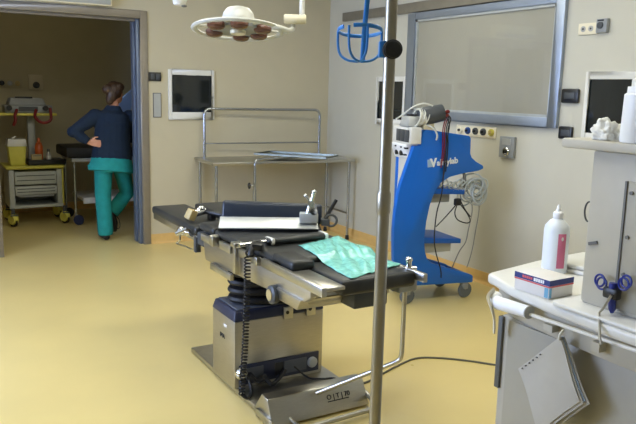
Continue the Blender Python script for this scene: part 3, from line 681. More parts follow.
# white front shell between the panels
sh = [(p[0] + .012, p[1]) for p in prof[:11]]
m = MB(O)
A_ = [m._v((p[0], YF + .045, p[1])) for p in sh]; B_ = [m._v((max(p[0], XR + .004), YB - .045, p[1])) for p in sh]
C2 = [m._v((p[0] + .06, YF + .045, p[1])) for p in sh]; D2_ = [m._v((max(p[0], XR) + .06, YB - .045, p[1])) for p in sh]
for i in range(len(sh) - 1):
    m.bm.faces.new((A_[i], A_[i + 1], B_[i + 1], B_[i])); m.bm.faces.new((C2[i + 1], C2[i], D2_[i], D2_[i + 1])); m.bm.faces.new((A_[i], C2[i], C2[i + 1], A_[i + 1])); m.bm.faces.new((B_[i + 1], D2_[i + 1], D2_[i], B_[i]))
for i in (0, len(sh) - 1): m.bm.faces.new((A_[i], B_[i], D2_[i], C2[i]))
m.build('front_shell', 'white', CT)
m = MB(O); m.bb((-.90, YF + .045, 1.24), (-.50, YB - .045, 1.268)); m.build('top_shelf', 'blue_dk', CT, bevel=.004)
def shelf(name, x0, x1, z0, z1, zr):
    q = MB(O); q.prism([(x0, z0), (x1, z1), (x1, z1 - .035), (x0, z0 - .045)], 1, YF + .01, YB - .01); return q.build(name, 'blue_dk', CT, bevel=.004)
shelf('middle_shelf', -.83, -.512, .895, .872, 0)
shelf('lower_shelf', -.87, -.52, .515, .485, 0)
m = MB(O); m.bb((-.82, YF + .05, .775), (-.62, YB - .05, .85)); m.build('drawer', 'grey', CT, bevel=.006)
m = MB(O); m.bb((-.83, YF + .04, .385), (-.59, YB - .05, .465)); m.build('drawer', 'grey_lt', CT, bevel=.006)
m = MB(O); m.bb((-.95, YF + .045, .14), (-.395, YB - .045, .16)); m.bb((-.41, YF + .045, .132), (-.388, YB - .045, .18)); bt = m.build('base_tray', 'blue_dk', CT, bevel=.004)
for (x, y) in ((-.985, YF + .03), (-.455, YF + .03), (-.90, YB - .04), (-.47, YB - .04)):
    m = MB(O); m.bb((x - .028, y - .02, .10), (x + .028, y + .02, .14)); m.prism([(x - .025, .115), (x + .03, .115), (x + .028, .075), (x + .005, .07), (x - .02, .08)], 1, y - .024, y + .024); cs = m.build('caster', 'grey', CT, bevel=.004)
    m = MB(O); m.lathe([(.030, -.016), (.056, -.013), (.062, -.006), (.062, .006), (.056, .013), (.03, .016)], (x + .012, y, .062), 24, rot=(PI / 2, 0, 0)); m.build('wheel', 'coil_w', cs)
# lettering
m = MB(O); m.box((-.846, YF - .001, 1.085), (.045, .003, .058), (0, -.10, 0)); m.build('logo_square', 'logo_g', CT)
lettering('brand_lettering', 'V', .085, (-.84, YF - .0025, 1.058), (1, 0, .10), (-.10, 0, 1), 'logo', CT, O, .0015, bold=.004)
lettering('brand_lettering', 'alleylab', .064, (-.785, YF - .0025, 1.066), (1, 0, .10), (-.10, 0, 1), 'logo', CT, O, .0015, bold=.002)
# generator unit on top shelf (white, faces left)
GN = thing('generator_unit', 'white electrosurgical generator with dark vents held in the top of the blue cart', 'generator', (-.97, -2.67, 1.09))
O = GN.location
GX = -1.035
m = MB(O); m.prism([(GX + .03, 1.105), (GX, 1.19), (GX + .002, 1.352), (-.925, 1.352), (-.925, 1.262), (-.94, 1.235), (-.94, 1.105)], 1, YF + .048, YB - .048); m.prism([(GX + .005, 1.228), (GX + .01, 1.352), (-.94, 1.352), (-.94, 1.228)], 1, YF - .005, YF + .048); m.build('cabinet', 'white', GN, bevel=.008)
for k, y in enumerate((-2.82, -2.735, -2.65)):
    m = MB(O); m.bb((GX - .003, y - .04, 1.24), (GX + .004, y + .04, 1.33)); m.build('vent', 'grey_dk', GN, bevel=.002)
m = MB(O); m.prism([(GX + .025, 1.11), (GX - .006, 1.185), (GX - .006, 1.215), (GX + .002, 1.222), (GX + .035, 1.11)], 1, YF + .05, YB - .05); m.build('control_panel', 'white_pl', GN, bevel=.003)
nn = V((-.92, 0, -.38)); 
for (y, z, r) in ((-2.72, 1.152, .02), (-2.62, 1.15, .018)):
    m = MB(O); x_ = GX + .006; m.cyl((x_ + .01, y, z), (x_ - .012, y, z), r); m.build('dial', 'plastic_k', GN)
for (y, z) in ((-2.735, 1.197), (-2.815, 1.195), (-2.80, 1.145), (-2.62, 1.198)):
    m = MB(O); m.bb((GX - .01, y - .014, z - .006), (GX + .015, y + .014, z + .006)); m.build('socket_slot', 'plastic_k', GN)
# things on top
RB = thing('relay_box', 'small pale grey box on top of the generator with a curved white lead', 'box', (-.99, -2.70, 1.353))
O = RB.location
m = MB(O); m.hexa([(-1.04, -2.84, 1.354), (-.93, -2.84, 1.354), (-.93, -2.66, 1.354), (-1.04, -2.66, 1.354)], [(-1.02, -2.82, 1.43), (-.93, -2.82, 1.43), (-.93, -2.68, 1.43), (-1.02, -2.68, 1.43)]); m.build('housing', 'grey_lt', RB, bevel=.008)
m = MB(O); m.bb((-1.0, -2.79, 1.428), (-.95, -2.71, 1.445)); m.build('button_row', 'ink', RB, bevel=.002)
m = MB(O); m.tube(smooth_path([(-1.03, -2.58, 1.40), (-1.02, -2.70, 1.44), (-.99, -2.82, 1.50), (-.93, -2.86, 1.525), (-.86, -2.87, 1.51)]), .0065, 8); m.build('lead', 'cable_w', RB)
CP = thing('cable_plug', 'thick dark grey plug with dangling red leads, wrapped in white cable atop the cart', 'plug', (-.85, -2.82, 1.34))
O = CP.location
m = MB(O); m.cyl((-.90, -2.84, 1.43), (-.755, -2.87, 1.462), .068, .064, seg=22); m.cyl((-.93, -2.835, 1.425), (-.885, -2.84, 1.432), .06, .066, seg=22); m.build('plug_body', 'grey_dk', CP, bevel=.006)
m = MB(O); m.bb((-.91, -2.87, 1.335), (-.82, -2.80, 1.395)); m.build('cradle', 'cream', CP, bevel=.006)
m = MB(O)
for i in range(5):
    c = V((-.955 + i * .016, -2.83 - i * .003, 1.42 + i * .003)); m.tube(arc(c, .062 - .003 * (i % 2), 0, 2 * PI, (0.05, 1, 0), (.25, 0, 1), 24)[:-1], .0075, 7, True)
m.build('wrapped_cable', 'cable_w', CP)
rn = random.Random(5)
m = MB(O)
for i in range(9):
    a = rn.uniform(0, 6.28); p = V((-.745, -2.87 + .03 * math.cos(a), 1.463 + .03 * math.sin(a)))
    m.ell(p + V((.012, 0, 0)), (.02, .014, .014))
m.build('pin_cluster', 'red', CP)
for i, (dx, zb, mm) in enumerate(((.0, 1.05, 'red'), (.015, 1.10, 'red'), (.03, 1.0, 'rubber'), (.045, 1.02, 'rubber'))):
    x = -.755 + dx
    m = MB(O); m.tube(smooth_path([(-.74, -2.875, 1.46), (x + .005, -2.905, 1.42), (x - .01, -2.90, 1.34), (x + .004, -2.89, 1.2), (x, -2.885, zb)]), .0045, 6); m.build('lead', mm, CP)
m = MB(O); m.tube(smooth_path([(-.89, -2.86, 1.37), (-.85, -2.90, 1.35), (-.82, -2.91, 1.30), (-.815, -2.895, 1.26)]), .007, 8); m.build('white_lead', 'cable_w', CP)
# black cable hanging down the cart front
m = MB(); m.tube(smooth_path([(-.745, -2.90, 1.43), (-.735, -2.935, 1.38), (-.725, -2.90, 1.25), (-.73, -2.89, 1.05), (-.735, -2.89, .90), (-.745, -2.89, .82), (-.775, -2.89, .70), (-.785, -2.892, .52), (-.765, -2.895, .40), (-.725, -2.91, .27), (-.715, -2.91, .20)]), .005, 7)
tag(m.build('black_cable', 'rubber'), 'long black cable hanging down the open side of the blue cart', 'cable')
# coiled leads at the shelf end
CC = thing('cable_coil', 'tangled coil of grey leads hanging at the right end of the blue cart', 'cable coil', (-.34, -2.80, .80))
O = CC.location
m = MB(O)
for i in range(11):
    c = V((-.41 + rn.uniform(-.04, .04), -2.83 + rn.uniform(-.05, .05), .865 + rn.uniform(-.035, .035))); r = rn.uniform(.06, .115)
    u1 = V((1, rn.uniform(-.5, .5), rn.uniform(-.2, .2))).normalized(); v1 = V((rn.uniform(-.2, .2), rn.uniform(-.4, .4), 1)).normalized()
    m.tube(arc(c, r, 0, 2 * PI, u1, v1, 28)[:-1], .006, 6, True)
m.build('coil', 'coil', CC)
m = MB(O)
for i in range(7):
    x = -.70 + i * .04
    m.tube(smooth_path([(x - .04, -2.86, .90), (x + .01, -2.87, .935 + .02 * rn.random()), (x + .05, -2.85, .89), (x + .09, -2.86, .87)]), .0065, 6)
m.build('loose_lead', 'coil', CC)
m = MB(O); m.tube(smooth_path([(-.52, -2.85, 1.0), (-.515, -2.86, .95), (-.51, -2.85, .90), (-.49, -2.85, .86)]), .012, 8); m.build('hanging_plug', 'ink_grey', CC)
m = MB(O); m.tube(smooth_path([(-.41, -2.82, .78), (-.40, -2.82, .68), (-.41, -2.80, .54), (-.43, -2.80, .44), (-.48, -2.79, .36), (-.54, -2.78, .21)]), .0045, 6); m.build('trailing_lead', 'cable_g', CC)
m = MB(O); m.tube(smooth_path([(-.38, -2.80, .78), (-.32, -2.80, .72), (-.335, -2.79, .5), (-.35, -2.78, .35), (-.38, -2.77, .22)]), .0035, 6); m.build('trailing_lead', 'cable_g', CC)
HL = thing('hanging_lead', 'black looped lead and plug hanging below the cart middle shelf', 'cable', (-.55, -2.86, .72))
O = HL.location
m = MB(O); m.bb((-.61, -2.895, .755), (-.555, -2.86, .81)); m.build('plug', 'rubber', HL, bevel=.01)
m = MB(O); m.tube(smooth_path([(-.59, -2.885, .76), (-.61, -2.89, .70), (-.58, -2.89, .645), (-.50, -2.89, .615), (-.46, -2.885, .63), (-.49, -2.88, .69), (-.56, -2.88, .765)]), .0045, 7); m.tube(smooth_path([(-.595, -2.885, .765), (-.68, -2.885, .68), (-.77, -2.885, .60)]), .004, 6); m.tube(smooth_path([(-.56, -2.885, .79), (-.51, -2.88, .72), (-.45, -2.87, .66)]), .0045, 6); m.build('looped_lead', 'rubber', HL)
# instruments lying in the base tray
m = MB(); m.box((-.68, -2.70, .185), (.24, .12, .05), (0, 0, .2)); tag(m.build('accessory_case', 'grey', bevel=.005), 'flat grey accessory case lying in the base tray of the blue cart', 'case')

# ------------------------------------------------------------------ white anaesthesia machine at right
MC = thing('anaesthesia_machine', 'large cream white medical machine with side tray, column and top shelf at the right', 'medical machine', (-1.85, -5.7, 0))
O = MC.location
m = MB(O); m.bb((-2.275, -6.5, .06), (-1.55, -5.09, .768)); m.build('cabinet', 'machine', MC, bevel=.012)
m = MB(O); m.bb((-2.287, -5.108, .47), (-2.25, -5.085, .76)); m.build('cabinet_edge_strip', 'grey_strip', MC, bevel=.003)
m = MB(O); m.bb((-2.285, -6.4, .10), (-2.272, -5.135, .758)); m.build('drawer_front', 'machine_dk', MC, bevel=.004)
# worktop with rounded corner, bowed outward along the front
def wt(ins, r):
    pts = [(-1.55 - ins, -6.5), (-1.55 - ins, -4.87 - ins), (-1.82, -4.89 - ins), (-2.14, -4.95 - ins)]
    c_ = (-2.265 + ins + r, -4.965 - ins - r)
    pts += [(c_[0] + r * math.cos(a), c_[1] + r * math.sin(a)) for a in [math.radians(105 + 80 * i / 8) for i in range(9)]]
    pts += [(-2.31 + ins, -5.14), (-2.345 + ins, -5.35), (-2.365 + ins, -5.60), (-2.37 + ins, -6.5)]
    return pts
m = MB(O); m.prism(wt(.0, .05), 2, .86, .899); m.build('worktop', 'white', MC, bevel=.012, seg=3)
m = MB(O); m.prism(wt(.035, .04), 2, .768, .86); m.build('worktop_apron', 'machine', MC, bevel=.006)
m = MB(O); m.prism([(-2.362, -6.45), (-2.362, -5.40), (-2.34, -5.385), (-2.0, -5.385), (-2.0, -6.45)], 2, .899, .915); m.build('column_base_step', 'white', MC, bevel=.006)
# accessory rail along the front
m = MB(O); m.tube([(-2.345, -5.125, .832), (-2.35, -5.29, .842)], [.026, .0225], 18); m.build('rail_grip', 'white_pl', MC)
m = MB(O); m.ell((-2.33, -5.105, .842), (.026, .026, .026)); m.build('grip_end', 'white_pl', MC)
m = MB(O); m.hexa([(-2.352, -5.28, .828), (-2.395, -6.3, .868), (-2.375, -6.3, .868), (-2.335, -5.28, .828)], [(-2.352, -5.28, .839), (-2.395, -6.3, .879), (-2.375, -6.3, .879), (-2.335, -5.28, .839)]); m.build('push_rail', 'white', MC, bevel=.004)
m = MB(O); m.tube([(-2.3505, -5.290, .842), (-2.351, -5.294, .842)], .0235, 18); m.build('grip_ring', 'grey_lt', MC)
for y in (-5.372, -5.386):
    m = MB(O); m.cyl((-2.34, y, .812), (-2.348, y, .812), .007); m.build('rail_screw', 'ink', MC)
m = MB(O); m.bb((-2.352, -5.40, .80), (-2.30, -5.36, .824)); m.build('rail_bracket', 'machine', MC)
m = MB(O); m.bb((-2.365, -5.60, .80), (-2.30, -5.57, .83)); m.build('rail_bracket', 'machine', MC)
m = MB(O); m.tube(smooth_path([(-2.335, -5.10, .872), (-2.372, -5.11, .85), (-2.37, -5.13, .81), (-2.345, -5.12, .77), (-2.335, -5.115, .71)]), [(.014, .005)] * 33, 8); m.build('tape_tag', 'cream', MC)
# column
m = MB(O); m.bb((-2.28, -6.40, .914), (-1.80, -5.443, 1.431)); m.build('column', 'machine', MC, bevel=.012)
m = MB(O); m.bb((-2.288, -6.3, .93), (-2.275, -5.578, 1.345)); cp = m.build('column_door', 'machine_dk', MC, bevel=.004)
m = MB(O); m.bb((-2.292, -5.590, .93), (-2.286, -5.582, 1.345)); m.build('door_groove', 'ink_grey', MC)
for z in (1.17, 1.31, 1.05):
    m = MB(O); m.cyl((-2.287, -5.607, z), (-2.294, -5.607, z), .006); m.build('door_screw', 'ink_grey', MC)
m = MB(O); m.box((-2.283, -5.478, 1.125), (.006, .034, .011), (-.3, 0, 0)); m.build('column_badge', 'ink_grey', MC)
m = MB(O); m.tube(arc((-2.265, -5.437, 1.223), .028, PI * .35, PI * 1.65, (0, -.6, 0), (0, 0, 1.2), 14), .003, 6); m.build('wire_loop', 'grey_dk', MC)
m = MB(O); m.bb((-2.31, -6.45, 1.431), (-1.75, -5.335, 1.463)); m.build('top_shelf', 'machine', MC, bevel=.008)
for (x, y) in ((-2.18, -5.2), (-1.65, -5.2), (-2.18, -6.4), (-1.65, -6.4)):
    m = MB(O); m.cyl((x - .015, y, .032), (x + .015, y, .032), .032, seg=18); m.bb((x - .02, y - .02, .04), (x + .02, y + .02, .065)); m.build('caster', 'rubber', MC)
# tool hanging on the column
TL = thing('blue_handled_tool', 'blue twin-ring handled tool with a bent steel rod hanging on the white column', 'tool', (-2.31, -5.588, .92))
O = TL.location
m = MB(O); m.bb((-2.325, -5.615, .968), (-2.296, -5.560, 1.005)); m.build('holder', 'plastic_k', TL, bevel=.008)
m = MB(O); m.tube([(-2.31, -5.588, 1.02), (-2.31, -5.588, .97)], [.012, .014], 12); m.tube([(-2.31, -5.589, .975), (-2.31, -5.592, .935), (-2.31, -5.594, .922)], [.013, .011, .005], 12); m.build('grip', 'tool_blue', TL)
for (y, z) in ((-5.538, 1.016), (-5.546, 1.008), (-5.625, 1.026), (-5.634, 1.036)):
    m = MB(O); m.tube(arc((-2.31, y, z), .019, 0, 2 * PI, (.1, 1, 0), (.1, 0, 1), 22)[:-1], .0036, 7, True); m.build('finger_ring', 'tool_blue', TL)
m = MB(O); m.tube([(-2.33, -5.60, .985), (-2.335, -5.578, .935), (-2.345, -5.572, .922), (-2.40, -5.625, .862), (-2.41, -5.64, .848)], .0045, 8); m.build('steel_rod', 'steel', TL)
# document sleeves hanging from the rail
DS = thing('document_sleeve', 'bundle of frosted punched plastic sleeves hanging crooked from the white rail', 'document sleeve', (-2.37, -5.43, .81))
O = DS.location
def sl(xo, a, bq, c, dd, th=.0025):
    q = MB(O); A = [V((xo, *p)) for p in (a, bq, c, dd)]
    N_ = 8; g = []
    for i in range(N_ + 1):
        row = []
        for j in range(N_ + 1):
            u_, v_ = i / N_, j / N_
            p = A[0] * (1 - u_) * (1 - v_) + A[1] * u_ * (1 - v_) + A[2] * u_ * v_ + A[3] * (1 - u_) * v_
            p.x += -.010 * math.sin(PI * u_) * v_ + .004 * math.sin(5 * v_ + u_)
            row.append(q._v(p))
        g.append(row)
    for i in range(N_):
        for j in range(N_): q.bm.faces.new((g[i][j], g[i + 1][j], g[i + 1][j + 1], g[i][j + 1]))
    bmesh.ops.recalc_face_normals(q.bm, faces=q.bm.faces); bmesh.ops.solidify(q.bm, geom=q.bm.faces[:], thickness=th)
    return q
C_ = [(-5.285, .633), (-5.452, .807), (-5.556, .62), (-5.40, .438)]
for k, (dx, da, db, mm) in enumerate(((0, 0, 0, 'flex'), (.006, -.010, -.004, 'flex'), (.012, -.012, .003, 'sleeve_blue'), (.018, -.024, -.002, 'flex'))):
    cc = [(C_[0][0], C_[0][1]), (C_[1][0], C_[1][1]), (C_[2][0] + da, C_[2][1] + db), (C_[3][0] + da, C_[3][1] + db)]
    sl(-2.376 + dx, *cc).build('sleeve', mm, DS)
e1 = (V((0, C_[1][0] - C_[0][0], C_[1][1] - C_[0][1]))); e2 = V((0, C_[3][0] - C_[0][0], C_[3][1] - C_[0][1]))
p0 = V((-2.379, *C_[0]))
for k in range(6):
    c = p0 + e1 * (.10 + .09 * k) + e2 * .04 + V((-.002, 0, 0))
    m = MB(O); m.cyl(c + V((.004, 0, 0)), c - V((.001, 0, 0)), .0028, seg=8); m.build('punch_hole', 'ink_grey', DS)
m = MB(O); m.tube(smooth_path([(-2.352, -5.447, .825), (-2.372, -5.45, .815), (-2.375, -5.45, .795)]), .004, 6); m.build('hanging_tie', 'white', DS)

# bottle
BT = thing('squeeze_bottle', 'tall translucent white bottle with a pink label behind the carton on the machine tray', 'bottle', (-1.985, -5.075, .899))
m = MB(); m.lathe([(.047, 0), (.05, .006), (.05, .175), (.047, .19), (.03, .212), (.017, .22), (.016, .228)], seg=32); m.build('body', 'bottle', BT)
m = MB(); m.lathe([(.019, .222), (.02, .232), (.019, .244), (.01, .25), (.007, .266), (.003, .275), (.0005, .276)], seg=20); m.build('nozzle_cap', 'white_pl', BT)
m = MB(); aa = [math.radians(229 + 38 * i / 6) for i in range(7)]
ring0 = [m._v((.0508 * math.cos(q), .0508 * math.sin(q), .025)) for q in aa]; ring1 = [m._v((.0508 * math.cos(q), .0508 * math.sin(q), .165)) for q in aa]
for i in range(6): m.bm.faces.new((ring0[i], ring0[i + 1], ring1[i + 1], ring1[i]))
bmesh.ops.solidify(m.bm, geom=m.bm.faces[:], thickness=-.0006); m.build('label', 'pink', BT)
m = MB(); c = V((.0518 * math.cos(aa[3]), .0518 * math.sin(aa[3]), .145)); m.ell(c, (.006, .002, .008)); m.build('label_mark', 'carton', BT)

# carton
bA, bN, bR = V((-2.322, -5.19, 0)), V((-2.318, -5.345, 0)), V((-2.205, -5.372, 0))
CB = thing('carton', 'white and blue dressing carton at the front edge of the machine tray', 'carton', (bN.x, bN.y, .899), 0)
ux = (bN - bA).normalized(); uy = V((-ux.y, ux.x, 0))
if uy.x < 0: uy = -uy
LL, WW, HH = .158, .125, .068
c00 = V((0, 0, 0)) - ux * LL
def CBP(a, w_, z): return c00 + ux * a + uy * w_ + V((0, 0, z))
def cbox(a0, a1, w0, w1, z0, z1, name, mm, bev=0, par=CB):
    q = MB(); q.hexa([CBP(a0, w0, z0), CBP(a1, w0, z0), CBP(a1, w1, z0), CBP(a0, w1, z0)], [CBP(a0, w0, z1), CBP(a1, w0, z1), CBP(a1, w1, z1), CBP(a0, w1, z1)]); return q.build(name, mm, par, bevel=bev)
cbox(0, LL, 0, WW, 0.001, HH, 'box_body', 'carton', .0015)
q = MB(); q.bm.free()
cbox(-.0012, LL + .0012, -.0012, WW + .0012, HH - .021, HH - .001, 'blue_band', 'carton_b')
cbox(-.0014, LL + .0014, -.0010, WW + .0010, HH - .027, HH - .022, 'red_stripe', 'carton_r')
cbox(LL - .02, LL - .004, -.0014, .002, .004, HH - .028, 'light_blue_patch', 'carton_c')
cbox(LL - .001, LL + .0012, .0, .012, .004, HH - .028, 'light_blue_patch', 'carton_c')
lettering('red_lettering', 'dressings', .018, V(CB.location) + CBP(.032, -.0016, HH - .017), ux, (0, 0, 1), 'carton_r', CB, CB.location, .0004, .0004)
bpy.data.objects.remove([o for o in bpy.data.objects if o.name.startswith('red_lettering')][0])
q = MB()
for k, (a0, w_) in enumerate(((.036, .009), (.047, .006), (.055, .009), (.066, .007), (.075, .006))): q.hexa([CBP(a0, -.0018, HH - .015), CBP(a0 + w_, -.0018, HH - .015), CBP(a0 + w_, -.0008, HH - .015), CBP(a0, -.0008, HH - .015)], [CBP(a0, -.0018, HH - .006), CBP(a0 + w_, -.0018, HH - .006), CBP(a0 + w_, -.0008, HH - .006), CBP(a0, -.0008, HH - .006)])
q.build('red_print', 'carton_r', CB)
q = MB()
for k, (a0, w_) in enumerate(((.088, .009), (.099, .007), (.108, .009), (.119, .007), (.128, .006))): q.hexa([CBP(a0, -.0018, HH - .017), CBP(a0 + w_, -.0018, HH - .017), CBP(a0 + w_, -.0008, HH - .017), CBP(a0, -.0008, HH - .017)], [CBP(a0, -.0018, HH - .005), CBP(a0 + w_, -.0018, HH - .005), CBP(a0 + w_, -.0008, HH - .005), CBP(a0, -.0008, HH - .005)])
q.build('white_print', 'logo', CB)
# folded white pads behind the bottle
for k, (dx, dy, z, r) in enumerate(((0, 0, .899, .15), (.006, -.004, .918, .2))):
    t = MB((-1.86, -5.10, z)); t.box((-1.86 + dx, -5.12 + dy, z + .009), (.17, .19, .0175), (0, 0, r)); o = t.build('folded_towel', 'white', None, bevel=.006, seg=3); o.location = (-1.86, -5.10, z)
    tag(o, ('lower' if k == 0 else 'upper') + ' of the two folded white pads behind the bottle on the machine tray', 'pad', 'folded pads')
# on the top shelf
from mathutils import noise
def blob(name, c, r, seed, mm):
    q = MB(c); q.ell(c, r, None, 72, 48)
    for v in q.bm.verts:
        d = v.co.normalized() if v.co.length > 1e-6 else V((0, 0, 1))
        p = v.co * 22 + V((seed, seed * 2, 0))
        k = 1 + .55 * noise.fractal(p, 1.0, 2.0, 4) + .35 * abs(noise.noise(p * 2.3)) - .1
        v.co = V((v.co.x * k, v.co.y * k, max(0.0, (v.co.z + r[2] * .55) * k)))
    o = q.build(name, mm, None, angle=180); o.location = c
    return o
o = blob('crumpled_gauze', (-2.235, -5.462, 1.464), (.045, .056, .042), 4, 'gauze'); tag(o, 'heap of crumpled white gauze on the top shelf of the white machine', 'gauze')
t = thing('shelf_bottle', 'white stepped bottle at the right picture edge beside the gauze on the machine top shelf', 'bottle', (-2.25, -5.585, 1.4635))
m = MB(); m.lathe([(.054, 0), (.057, .006), (.054, .148), (.047, .153), (.046, .172)], seg=28); m.build('body', 'white_pl', t)
m = MB(); m.lathe([(.0365, .170), (.036, .192), (.030, .198), (.0005, .198)], seg=24); m.build('cap', 'white', t)

# cable on floor
m = MB(); m.tube(smooth_path([(-2.21, -3.96, .006), (-2.13, -3.945, .006), (-2.054, -3.93, .006), (-1.817, -3.837, .006), (-1.622, -3.785, .006), (-1.484, -3.848, .006), (-1.352, -3.969, .006), (-1.255, -4.089, .006), (-1.10, -4.28, .006), (-.85, -4.5, .006)]), .006, 7)
tag(m.build('floor_cable', 'cable_fl'), 'grey cable snaking over the yellow floor from the pedal towards the white machine', 'cable')
m = MB(); m.tube(smooth_path([(-2.47, -3.79, .115), (-2.40, -3.83, .05), (-2.33, -3.86, .042), (-2.26, -3.90, .042), (-2.22, -4.02, .012), (-2.20, -4.10, .008)]), .005, 6)
tag(m.build('pedal_cable', 'rubber'), 'thin black cable lying on the table base plate beside the connectors', 'cable')

# ------------------------------------------------------------------ anteroom: equipment trolley
TR = thing('drawer_trolley', 'grey drawer trolley with yellow trim and yellow casters in the anteroom', 'trolley', (-2.96, 1.65, 0))
O = TR.location
YA, YC = 1.47, 1.93
m = MB(O); m.bb((-3.245, YA, .21), (-3.19, YC, .64)); m.bb((-2.735, YA, .21), (-2.68, YC, .64)); m.bb((-3.19, YA + .02, .215), (-2.735, YC, .225)); m.bb((-3.19, YC - .02, .21), (-2.735, YC, .64)); m.bb((-3.25, YA - .005, .205), (-2.675, YA + .03, .24)); m.build('frame', 'drawer', TR, bevel=.006)
for (z0, z1) in ((.475, .62), (.36, .455)):
    m = MB(O); m.bb((-3.185, YA - .008, z0), (-2.74, YA + .35, z1)); dr = m.build('drawer', 'drawer', TR, bevel=.005)
    for k in range(2):
        z = z0 + (z1 - z0) * (.33 + .36 * k); m = MB(O); m.bb((-3.165, YA - .012, z - .004), (-2.76, YA - .006, z + .004)); m.build('drawer_groove', 'grey_dk', dr)
m = MB(O); m.bb((-3.15, YA - .02, .335), (-2.78, YA - .005, .35)); m.build('pull_bar', 'grey_lt', TR, bevel=.004)
m = MB(O); m.hexa([(-3.27, YA - .03, .65), (-2.655, YA - .03, .65), (-2.655, YC + .02, .65), (-3.27, YC + .02, .65)], [(-3.28, YA - .035, .685), (-2.645, YA - .035, .685), (-2.645, YC + .025, .685), (-3.28, YC + .025, .685)]); m.build('yellow_top', 'yellow', TR, bevel=.012)
for x in (-2.671,):
    m = MB(O); m.cyl((x, YA, .24), (x, YA, .65), .010); m.build('corner_post', 'yellow', TR)
for (x, y) in ((-3.22, YA), (-2.66, YA), (-3.22, YC), (-2.66, YC)):
    m = MB(O); m.lathe([(.03, -.025), (.055, -.03), (.062, -.015), (.062, .015), (.055, .03), (.03, .025)], (x, y, .085), 22, rot=(0.0, PI / 2, .5)); cs = m.build('caster', 'yellow', TR)
    m = MB(O); m.lathe([(.03, -.012), (.064, -.012), (.064, .012), (.03, .012)], (x, y, .064), 22, rot=(0, PI / 2, .5)); m.build('tyre', 'rubber', cs)
    m = MB(O); m.bb((x - .02, y - .02, .13), (x + .02, y + .02, .21)); m.bb((x - .03, y - .045, .125), (x + .045, y - .02, .14)); m.build('brake', 'grey_dk', cs, bevel=.004)
m = MB(O); m.bb((-2.985, 1.75, .685), (-2.905, 1.82, 1.25)); m.build('mast', 'grey_lt', TR, bevel=.008)
m = MB(O); m.bb((-3.30, 1.50, 1.245), (-2.70, 1.88, 1.272)); m.build('top_platform', 'yellow', TR, bevel=.008)
def on_trolley(name, label, cat, loc): return thing(name, label, cat, loc)
t = on_trolley('medical_unit', 'grey boxy medical unit with red hoses on the yellow platform of the trolley mast', 'medical unit', (-3.0, 1.68, 1.272)); O = t.location
m = MB(O); m.bb((-3.24, 1.53, 1.273), (-2.74, 1.85, 1.36)); m.hexa([(-3.20, 1.56, 1.36), (-2.80, 1.56, 1.36), (-2.80, 1.84, 1.36), (-3.20, 1.84, 1.36)], [(-3.17, 1.60, 1.44), (-2.83, 1.60, 1.44), (-2.83, 1.82, 1.44), (-3.17, 1.82, 1.44)]); m.build('housing', 'grey', t, bevel=.012)
m = MB(O); m.bb((-3.12, 1.60, 1.436), (-2.94, 1.68, 1.455)); m.build('carry_handle', 'plastic_k', t, bevel=.004)
m = MB(O); m.bb((-3.10, 1.522, 1.295), (-2.90, 1.535, 1.345)); m.build('display', 'grey_dk', t)
for x in (-3.2, -2.82):
    m = MB(O); m.cyl((x, 1.53, 1.33), (x, 1.50, 1.33), .03); m.build('control_knob', 'plastic_k', t)
for (xa, xb) in ((-3.12, -2.96), (-2.92, -2.77)):
    m = MB(O); m.tube(smooth_path([(xa, 1.52, 1.31), (xa - .02, 1.47, 1.24), (xa + .02, 1.455, 1.185), ((xa + xb) / 2, 1.45, 1.17), (xb - .01, 1.455, 1.20), (xb, 1.48, 1.27), (xb, 1.52, 1.33)]) if xa > -3 else smooth_path([(xa, 1.52, 1.31), (xa - .03, 1.46, 1.25), (xa - .03, 1.44, 1.20), (xa - .05, 1.46, 1.14)]), .017, 8); m.build('red_hose', 'red', t)
t = on_trolley('sharps_bin', 'yellow sharps bin with white lid on the trolley top', 'bin', (-3.14, 1.60, .686)); O = t.location
m = MB(O); m.hexa([(-3.215, 1.52, .687), (-3.06, 1.52, .687), (-3.06, 1.68, .687), (-3.215, 1.68, .687)], [(-3.235, 1.50, .91), (-3.04, 1.50, .91), (-3.04, 1.70, .91), (-3.235, 1.70, .91)]); m.build('bin_body', 'yellow', t, bevel=.012)
m = MB(O); m.hexa([(-3.24, 1.495, .905), (-3.035, 1.495, .905), (-3.035, 1.705, .905), (-3.24, 1.705, .905)], [(-3.23, 1.51, .985), (-3.045, 1.51, .985), (-3.045, 1.69, .985), (-3.23, 1.69, .985)]); m.tube([(-3.20, 1.55, .985), (-3.14, 1.55, 1.01)], .01, 8); m.build('bin_lid', 'white', t, bevel=.01)
t = on_trolley('orange_bottle', 'orange brown bottle beside the sharps bin on the anteroom trolley', 'bottle', (-2.89, 1.64, .74)); m = MB(); m.lathe([(.042, 0), (.045, .01), (.045, .15), (.03, .19), (.016, .2)], seg=20); m.build('body', 'orange', t); m = MB(); m.lathe([(.018, .195), (.018, .235), (.008, .25), (.0005, .25)], seg=16); m.build('cap', 'orange', t)
t = on_trolley('small_vial', 'small clear bottle with white label at the trolley tray', 'bottle', (-2.80, 1.56, .74)); m = MB(); m.lathe([(.026, 0), (.027, .06), (.015, .085), (.012, .10)], seg=16); m.build('body', 'grey_lt', t); m = MB(); m.lathe([(.0278, .012), (.0278, .05)], seg=16); m.build('label', 'white', t); m = MB(); m.lathe([(.016, .095), (.016, .125), (.0005, .126)], seg=14); m.build('cap', 'grey_dk', t)
t = on_trolley('black_tray', 'black shallow tray on the yellow trolley top beside the sharps bin', 'tray', (-2.83, 1.65, .686)); O = t.location
m = MB(O); m.bb((-3.03, 1.49, .687), (-2.62, 1.85, .738)); m.build('tray_body', 'plastic_k', t, bevel=.008)
